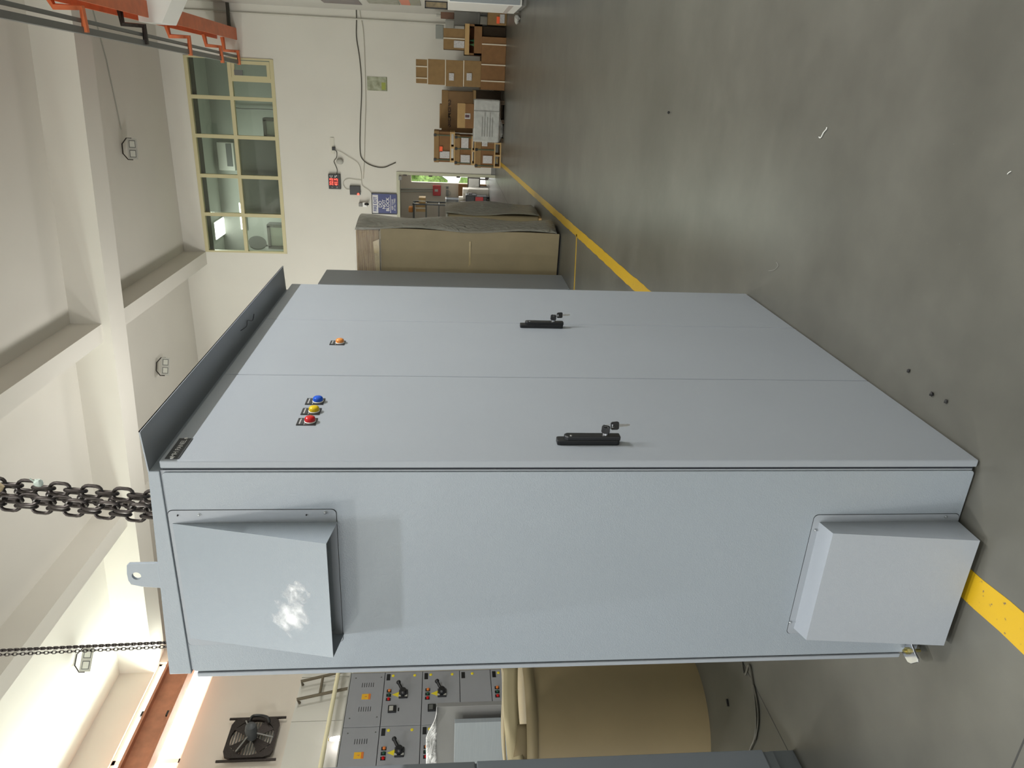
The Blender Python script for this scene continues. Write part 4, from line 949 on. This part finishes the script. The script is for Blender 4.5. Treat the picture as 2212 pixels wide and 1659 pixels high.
MB().box((-2.7, 10.17, 1.3), (-1.71, 11.2, 1.33)).build('film_top', FILM_G, f, .01)
g0 = at(1110, 455, Z=.2)
f = thing('film_parcel', 'low film-wrapped parcel with a blue print on the floor behind the wrapped cabinets', 'parcel', at(1128, 455, Y=13))
a, b = at(1138, 462, Y=13.2), at(1108, 447, Y=13.2)
MB().box((a.x-.8, 13.2, 0), (b.x-.05, 13.8, b.z)).build('parcel', mat('white_parcel', (.6, .6, .6), .4, c2='#8f9096', vscale=7), f, .03)
MB().box((b.x-.6, 13.19, b.z*.55), (b.x-.08, 13.2, b.z*.72)).build('blue_print', SIGNB, f)
MB().box((a.x-.8, 13.195, .05), (b.x-.3, 13.2, b.z*.4)).build('brown_side', CARD, f)

# ------------------------------------------------------------------ left edge cabinet
f = thing('edge_enclosure', 'light grey enclosure cut off by the left edge, with a plinth', 'electrical cabinet', (-2.6, 1.5, 0))
YL = 1.915; XLc = -2.281
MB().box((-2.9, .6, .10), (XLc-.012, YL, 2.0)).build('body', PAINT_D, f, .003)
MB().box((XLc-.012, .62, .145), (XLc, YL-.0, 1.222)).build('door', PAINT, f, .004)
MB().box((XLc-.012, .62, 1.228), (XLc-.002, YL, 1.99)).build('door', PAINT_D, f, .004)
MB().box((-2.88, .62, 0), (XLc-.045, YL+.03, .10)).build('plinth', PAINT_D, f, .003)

# ------------------------------------------------------------------ kraft drum
f = thing('kraft_drum', 'round drum of brown kraft board with torn top flaps, left of the large enclosure', 'drum', (-3.198, 2.909, 0))
cx0, cy0, rd = -3.198, 2.909, .376
def cyl_pt(an, r_, z): return V(cx0+r_*math.cos(an), cy0+r_*math.sin(an), z)
MB().lathe((cx0, cy0, 0), (0, 0, 1), ((0, rd), (.3, rd+.004), (.90, rd), (.905, rd-.02)), 64).build('barrel', KRAFT2, f, smooth=True)
m = MB(); m.grid(lambda u, v: cyl_pt(-2.3+3.6*u, rd+.008, .875+.055*v), 40, 1).build('rim_band', mat('kraft_rim', (.30, .24, .135), .6), f, smooth=True, solid=.004)
m = MB(); m.grid(lambda u, v: cyl_pt(-2.3+1.55*u, rd-.03+.02*v, .89+.10*v*(1-.15*math.sin(u*8))), 24, 2).build('torn_liner', mat('kraft_dark', (.2, .155, .08), .7), f, smooth=True, solid=.004)  # liner board a darker brown than the barrel
k0, k1 = at(1140, 1612, Y=2.6), at(1098, 1445, X=-2.87)
m = MB(); m.grid(lambda u, v: V(-3.08+.25*u+.02*math.sin(3*u), 2.55+.40*u-.01*v, .945+.075*v+.02*math.sin(u*2.5)-.008*u), 14, 3).build('lid_flap', mat('kraft_pale', (.40, .34, .2), .6), f, smooth=True, solid=.012)
m = MB(); m.grid(lambda u, v: V(-3.09+.25*u-.10*v, 2.545+.40*u+.14*v, 1.03+.006*math.sin(u*6)+.0*v-.006*u), 14, 4).build('lid_sheet', mat('kraft_sheet_top', (.25, .2, .11), .6), f, smooth=True, solid=.008)

# ------------------------------------------------------------------ boards in front of the switchboard
YBd = 4.0
f = thing('grey_panel_stack', 'pale grey boards standing in front of the switchboard at the left edge', 'board', (-4.7, YBd+.1, 0))
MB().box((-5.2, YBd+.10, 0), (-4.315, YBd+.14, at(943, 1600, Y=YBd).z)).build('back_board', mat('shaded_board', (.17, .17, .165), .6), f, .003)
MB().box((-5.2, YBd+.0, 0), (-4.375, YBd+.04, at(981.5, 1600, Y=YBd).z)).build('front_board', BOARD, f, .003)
zt_ = at(943, 1600, Y=YBd).z
m = MB()
def fl(u, v):
    x = -4.31-.62*u; t_ = at(920, 1659, Y=YBd).z-zt_
    hgt = t_*min(1, (u/.40)**1.25+.02)
    return V(x, YBd+.10-.06*v+.012*math.sin(u*13+v*4), zt_+hgt*v)
m.grid(fl, 20, 5); o = m.build('protective_film', FILM_W, None, smooth=True, solid=.003); tag(o, 'bright white plastic film standing up from the grey board edge', 'film')

# ------------------------------------------------------------------ switchboard
XM = -5.95; D_ = .5
f = thing('switchboard', 'grey motor switchboard with rotary handles and pilot lights by the left wall', 'switchboard', (XM-.25, 5.1, 0))
cy = [4.005, 4.72, 5.434, 6.148]
rows = [(1.945, 2.30), (1.543, 1.939), (1.146, 1.537), (.812, 1.140), (.42, .806), (.10, .414)]
MB().box((XM-D_, cy[0], .0), (XM-.02, cy[3]+.02, 2.305)).build('body', NAVY, f)
MB().box((XM-D_, cy[3]+.02, .0), (XM-.02, cy[3]+.045, 2.29)).build('end_panel', mat('end_panel_beige', (.5, .47, .4), .5), f)
MB().box((XM-D_, cy[0], 2.305), (XM-.0, cy[3]+.02, 2.318)).build('top_plate', LGREY, f)
def mpt(x, y): return at(x, y, X=XM)
def near(part, ci):
    pass
def sticker_tri(par, pts_, m_, nm): MB().prism(pts_, (.003, 0, 0)).build(nm, m_, par)
for ci in range(3):
    dy = cy[ci+1]-cy[3]
    for ri, (z0, z1) in enumerate(rows):
        d_ = MB().box((XM-.02, cy[ci]+.003, z0), (XM, cy[ci+1]-.003, z1)).build('vent_cover' if ri == 0 else 'compartment_door', MCCP, f, .003)
        if ci == 0: continue
        if ri == 0:
            for px, py in ((796, 1479.7), (789, 1531.8)):
                p = mpt(px, py)+V(0, dy, 0)
                for k in range(6): MB().box((XM-.001, p.y-.03, p.z+.06-.023*k), (XM+.001, p.y+.03, p.z+.066-.023*k)).build('vent_slit', BLACK, d_)
            p = mpt(791, 1505)+V(0, dy, 0)
            MB().box((XM, p.y-.036, p.z-.045), (XM+.002, p.y+.036, p.z+.045)).build('warning_label', OSTK, d_)
            MB().box((XM+.002, p.y-.036, p.z-.045), (XM+.003, p.y+.036, p.z-.022)).build('warning_footer', ORL, d_)
            MB().prism([(XM+.002, p.y-.007, p.z), (XM+.002, p.y+.003, p.z+.02), (XM+.002, p.y+.006, p.z-.012)], (.001, 0, 0)).build('warning_bolt', RUST, d_)
            for px, py in ((769, 1465), (824, 1463), (755, 1552), (814, 1549)):
                p = mpt(px, py)+V(0, dy, 0); MB().lathe((XM, p.y, p.z), (1, 0, 0), ((0, .008), (.004, .006))).build('screw', DKGREY, d_)
            continue
        dz = z1-1.939
        zz = lambda p: p.z+dz
        yb0 = cy[ci+1]
        MB().box((XM, yb0-.115, z1-.055), (XM+.002, yb0-.028, z1-.016)).build('name_label', BLACK, d_)
        tags = ((849.5, 1460), (896, 1459)) if ri < 3 else ((849.5, 1460),)
        for px, py in tags:
            p = mpt(px, py); yy = p.y+dy
            MB().lathe((XM, yy, zz(p)-(.05 if ri == 3 else 0)), (1, 0, 0), ((0, .016), (.006, .014), (.007, .006)), 14).build('door_lock', YSTK, d_)
        if ri == 3: continue
        for (px, py), lm in (((840.5, 1493), ORL), ((839.5, 1502), GRNL), ((838.5, 1511), REDL)):
            p = mpt(px, py); yy, zc = p.y+dy, zz(p)
            s_ = MB().box((XM, yy-.019, zc-.024), (XM+.004, yy+.019, zc+.024)).build('pilot_light', BLACK, d_)
            # lens sits proud of its black square
            MB().lathe((XM+.004, yy, zc-.004), (1, 0, 0), ((0, .016), (.012, .015), (.018, .009)), 14).build('pilot_lens', lm, d_)
        p = mpt(847, 1533); yy, zc = p.y+dy, zz(p)
        MB().box((XM, yy-.042, zc-.04), (XM+.02, yy+.042, zc+.042)).build('meter', BLACK, d_, .003)
        MB().box((XM+.02, yy-.03, zc-.01), (XM+.021, yy+.03, zc+.03)).build('meter_face', DKGREY if not (ci == 2 and ri == 1) else LGREY, d_)
        MB().box((XM, yy-.022, zc-.072), (XM+.002, yy+.022, zc-.058)).build('meter_tag', BLACK, d_)
        if ri in (1, 2):
            p = mpt(871, 1500); yy, zc = p.y+dy, zz(p)
            MB().prism([(XM, yy-.035, zc+.045), (XM, yy+.035, zc+.045), (XM, yy, zc+.115)], (.002, 0, 0)).build('warning_triangle', YSTK, d_)
            MB().box((XM, yy-.055, zc-.045), (XM+.02, yy+.05, zc+.045)).build('handle_plate', BLACK, d_, .004)
            MB().lathe((XM+.02, yy, zc), (1, 0, 0), ((0, .042), (.03, .04), (.05, .03)), 18).build('handle_hub', BLACK, d_)
            MB().tube([(XM+.04, yy, zc), (XM+.06, yy+.05, zc+.03), (XM+.075, yy+.085, zc+.05)], .016, 8).build('lever', BLACK, d_)
            MB().blob((XM+.078, yy+.09, zc+.052), .024, 2).build('lever_knob', BLACK, d_, smooth=True)
            for s in (-.03, .035): MB().box((XM+.02, yy-.045, zc+s-.014), (XM+.022, yy-.022, zc+s+.014)).build('handle_print', LGREY, d_)

# ------------------------------------------------------------------ hoist chains above the enclosure
def link_mesh(mb, c_, d_, side, L_, wd, r_):
    """one oval chain link: d_ along the chain, side across"""
    pts_ = []; h_ = L_/2-wd/2
    for k in range(8): an = -PI/2+PI*k/7; pts_.append(c_+d_*(h_+wd/2*math.cos(an))+side*(wd/2*math.sin(an)))
    for k in range(8): an = PI/2+PI*k/7; pts_.append(c_+d_*(-h_+wd/2*math.cos(an))+side*(wd/2*math.sin(an)))
    return mb.tube(pts_, r_, 8, True)
def chain(lab, p0, p1, L_, wd, r_, m_, side0, group, phase=0, name='hoist_chain', knots=None):
    p0, p1 = Vector(p0), Vector(p1); d_ = (p1-p0).normalized(); pitch = L_-2.3*r_; n_ = int((p1-p0).length/pitch)
    s0 = Vector(side0); s0 = (s0-d_*s0.dot(d_)).normalized(); s1 = d_.cross(s0)
    f_ = thing(name, lab, 'chain', p0, group)
    protos = {}
    for k in range(n_+1):
        key_ = (k+phase) % 2; c_ = p0+d_*(pitch*k)
        if key_ not in protos:
            o_ = link_mesh(MB(), c_, d_, s0 if key_ == 0 else s1, L_, wd, r_).build('link', m_, f_, smooth=True); protos[key_] = (o_, k)
        else:
            src, k0_ = protos[key_]; o_ = src.copy(); col.objects.link(o_); o_.parent = f_; o_.location = Vector(src.location)+d_*(pitch*(k-k0_))
    return f_
YH = 1.95
cr = V(math.cos(YAW), math.sin(YAW), 0); cdp = V(-math.sin(YAW), math.cos(YAW), 0)
LL, WW, RR = .056, .0335, .0053
GH = 'chains of the hoist above the large enclosure'
GHT = ('right-hand thick hoist chain of the bundle above the enclosure', 'second thick hoist chain from the right in the bundle', 'third thick hoist chain from the right in the bundle', 'left-hand thick hoist chain of the bundle above the enclosure')
ROOFZ = 2.052
ends = (((0, 1046), (318, 1072), 0), ((0, 1060), (318, 1090), .04), ((0, 1076), (318, 1098), -.035), ((0, 1088), (318, 1115), .01))
for (q0, q1, off), lab in zip(ends, GHT):
    Y_ = YH+off; a_, b_ = at(*q0, Y=Y_), at(*q1, Y=Y_); d_ = (b_-a_); 
    a2 = a_-d_*.25; b2 = a_+d_*((a_.z-ROOFZ-.04)/(a_.z-b_.z))
    chain(lab, a2, b2, LL, WW, RR, DARKST, cr if off not in (.04, -.035) else cr+cdp*.9, GH, phase=ends.index((q0, q1, off)) % 2)
p = at(3, 1052, Y=YH-.04)
o = MB().blob(p+V(0, 0, .03), .022, 2, (1, 1, 1.6), .12).build('chain_tag', mat('tan_sleeve', (.42, .33, .2), .6), None, smooth=True); tag(o, 'tan sleeve tied round the thick chains at the top edge', 'sleeve')
p = at(82, 1043, Y=YH-.03)
o = MB().blob(p, .010, 2, (1.2, 1, 1.2), .25).tube([p, p+V(.006, 0, .012), p+V(.014, 0, .02)], .0025, 5).build('wire_tie', mat('crumpled_film', (.35, .4, .36), .15), None); tag(o, 'shiny film knot caught on the right-hand thick chain', 'film')
YT = 3.25
a_, b_ = at(0, 1409, Y=YT), at(352, 1392, Y=YT); d_ = b_-a_
chain('thin hand chain hanging left of the lifting lug, links facing', a_-d_*.1+cr*(-.014), a_+d_*1.5+cr*(-.014),   .025, .015, .0022, DARKST, cr, GH, name='hand_chain')
chain('thin hand chain beside it, links edge on', a_-d_*.1+cr*.009, a_+d_*1.5+cr*.009, .025, .011, .0036, DARKST, cdp, GH, 1, name='hand_chain')

# ------------------------------------------------------------------ floor markings and litter
def strip(mb, x0, y0, x1, y1, wl_, wr_, n_, jit):
    a_, b_ = V(x0, y0, 0), V(x1, y1, 0); d_ = (b_-a_).normalized(); nrm = V(d_.y, -d_.x, 0); L_ = []; R_ = []
    for k in range(n_+1):
        p_ = a_+(b_-a_)*(k/n_); L_.append(p_-nrm*(wl_+random.uniform(-jit, jit))); R_.append(p_+nrm*(wr_+random.uniform(-jit, jit)))
    for k in range(n_): mb.prism([L_[k], R_[k], R_[k+1], L_[k+1]], (0, 0, .0012))
    bmesh.ops.remove_doubles(mb.bm, verts=mb.bm.verts[:], dist=1e-5); return mb
random.seed(5)
xl_ = lambda Y: -1.086-.04122*Y
o = strip(MB(), xl_(-8), -8, xl_(19.9), 19.9, .045, .045, 300, .0045).build('floor_line', YELLOW); tag(o, 'worn yellow line painted along the floor under the large enclosure', 'floor marking')
o = strip(MB(), -1.41, 7.40, -6.0, 6.55, .022, .022, 30, .002).build('floor_line', YELLOW); tag(o, 'thin yellow line branching left from the long yellow line', 'floor marking')
m = MB(); gap = [at(1376, 598, Z=.001), at(1384, 606, Z=.001)]
J = mat('floor_joint', (.03, .03, .028), .8)
for i, (p_, q_) in enumerate((((-2.36, .3), (-2.40, 20.0)), ((-6.0, 1.15), (-1.30, 1.14)), ((-1.30, 1.14), (1.5, 1.12)))):
    p_, q_ = V(*p_, 0), V(*q_, 0); n_ = (q_-p_).normalized().cross(ZU)*.0022
    struct('trim_%d' % (10+i), MB().prism([p_-n_, p_+n_, q_+n_, q_-n_], (0, 0, .0006)), J)
m = MB().tube(smoothpath([(-1.7, 2.9, .006), at(1602, 1425, Z=.006), at(1618, 1436, Z=.006), at(1625, 1470, Z=.006), at(1632, 1520, Z=.006), at(1634, 1570, Z=.006), at(1629, 1600, Z=.006), at(1620, 1622, Z=.006), (-3.0, 2.25, .006)]), .0052, 6)
tag(m.build('floor_cable', CABLE_D, smooth=True), 'dark cable looping across the floor left of the large enclosure', 'cable')
m = MB().tube(smoothpath([at(1628, 1480, Z=.005), at(1636, 1520, Z=.005), at(1638, 1560, Z=.005), at(1632, 1598, Z=.005)]), .004, 6)
tag(m.build('floor_cable', CABLE_D, smooth=True), 'second thin cable strand touching the dark floor cable loop', 'cable')
GL = 'bits of litter on the floor'
GRIT = mat('black_grit', (.012, .012, .012), .7)
for (x, y), s, lab in (((1444, 243), .010, 'black pebble alone on the open floor far from the enclosure'), ((1962, 801), .0065, 'black crumb beside the enclosure foot, farthest of three'), ((2012, 851), .008, 'black crumb beside the enclosure foot, middle of three'), ((2043, 867), .0065, 'black crumb beside the enclosure foot, nearest of three')):
    o = MB().blob(at(x, y, Z=s*.6), s, 1, (1, .8, .7), .25).build('floor_crumb', GRIT); tag(o, lab, 'crumb', GL)
WST = mat('white_thread', (.55, .56, .53), .6)
o = MB().tube(smoothpath([at(1769, 296, Z=.003), at(1773, 297, Z=.004), at(1779, 286, Z=.004), at(1785, 279, Z=.004), at(1786, 275, Z=.003)]), .0022, 5).build('cable_tie', WST); tag(o, 'short white cut thread on the open floor', 'thread', GL)
o = MB().tube(smoothpath([at(1660, 585, Z=.002), at(1672, 583, Z=.003), at(1680, 574, Z=.003), at(1677, 566, Z=.003)]), .0008, 5).build('thread', mat('grey_thread', (.3, .3, .28), .6)); tag(o, 'faint curled thread on the floor behind the far enclosure corner', 'thread', GL)
o = MB().tube([at(1570, 1510, Z=.004), at(1573, 1526, Z=.004)], .005, 6).build('cable_scrap', GRIT); tag(o, 'short black scrap on the floor in front of the drum', 'scrap', GL)
o = MB().tube(smoothpath([at(2176, 376, Z=.002), at(2180, 372, Z=.003), at(2184, 370, Z=.002)]), .0012, 5).build('thread', WST); tag(o, 'tiny white fleck of thread low on the open floor', 'thread', GL)

# ------------------------------------------------------------------ light
sc.world = bpy.data.worlds.new('sky'); sc.world.use_nodes = True
bg = sc.world.node_tree.nodes['Background']; bg.inputs[0].default_value = (1.0, 1.0, 1.0, 1); bg.inputs[1].default_value = 2.2
def area(name, loc, target, sx_, sy_, power, c=(1, 1, 1)):
    l = bpy.data.lights.new(name, 'AREA'); l.shape = 'RECTANGLE'; l.size = sx_; l.size_y = sy_; l.energy = power; l.color = c
    o = bpy.data.objects.new(name, l); col.objects.link(o); o.location = loc
    o.rotation_euler = (Vector(target)-Vector(loc)).to_track_quat('-Z', 'Y').to_euler(); return o
# daylight through the clerestory windows
LZ = (LZ0+LZ1)/2
area('daylight', (XL-.5, 2.2, LZ), (0, 2.2, LZ), 21.8, 1.5, 2600, (1, .99, .96))
# added daylight fill from behind the camera, with no opening there
area('rear_fill', (-4.5, YB+.2, 2.2), (-4.5, 0, 2.2), 8, 4, 380, (.97, .99, 1))
# hall lamp under the ceiling
area('hall_lamp', (-1.15, -2.6, ZC-.3), (-1.15, -2.4, 0), 1.2, .3, 260, (.97, .99, 1))
def fill_point(loc, power, c=(1, .97, .92)):  # added point lights without fixtures, to brighten the ceiling and far bay
    l = bpy.data.lights.new('point_fill', 'POINT'); l.energy = power; l.color = c; l.shadow_soft_size = .35
    o = bpy.data.objects.new('point_fill', l); col.objects.link(o); o.location = loc
fill_point((-8.2, 3.4, 5.0), 330); fill_point((-4.5, -5, 5.0), 330); fill_point((-6.0, 12.8, 4.6), 260); fill_point((-6.0, 16.6, 4.2), 115)
sl = bpy.data.lights.new('floor_pool_spot', 'SPOT'); sl.energy = 900; sl.spot_size = .24; sl.spot_blend = 1; sl.shadow_soft_size = .1  # spot added only to make a bright pool on the floor
so = bpy.data.objects.new('floor_pool_spot', sl); col.objects.link(so); so.location = (-1.9, .75, 7.4)
so.rotation_euler = (at(2050, 1530, Z=0)-Vector(so.location)).to_track_quat('-Z', 'Y').to_euler()
area('wall_lamp', (1.6, 2.3, 4.15), (-.83, 2.3, 1.9), 1.2, .05, 150, (1, .99, .97))
area('corridor_daylight', (-.9, 28, 3.6), (-2.2, 21, .6), 3, 2, 500, (1, 1, .97))
area('office_lamp', (-3.5, YW+1.8, OZ-.1), (-3.5, YW+1.8, 0), 1.2, .4, 110, (.95, 1, .93))

vs = sc.view_settings; sc.display_settings.display_device = 'sRGB'; vs.view_transform = 'Standard'; vs.look = 'None'; vs.gamma = 1; vs.use_curve_mapping = False; vs.exposure = .2
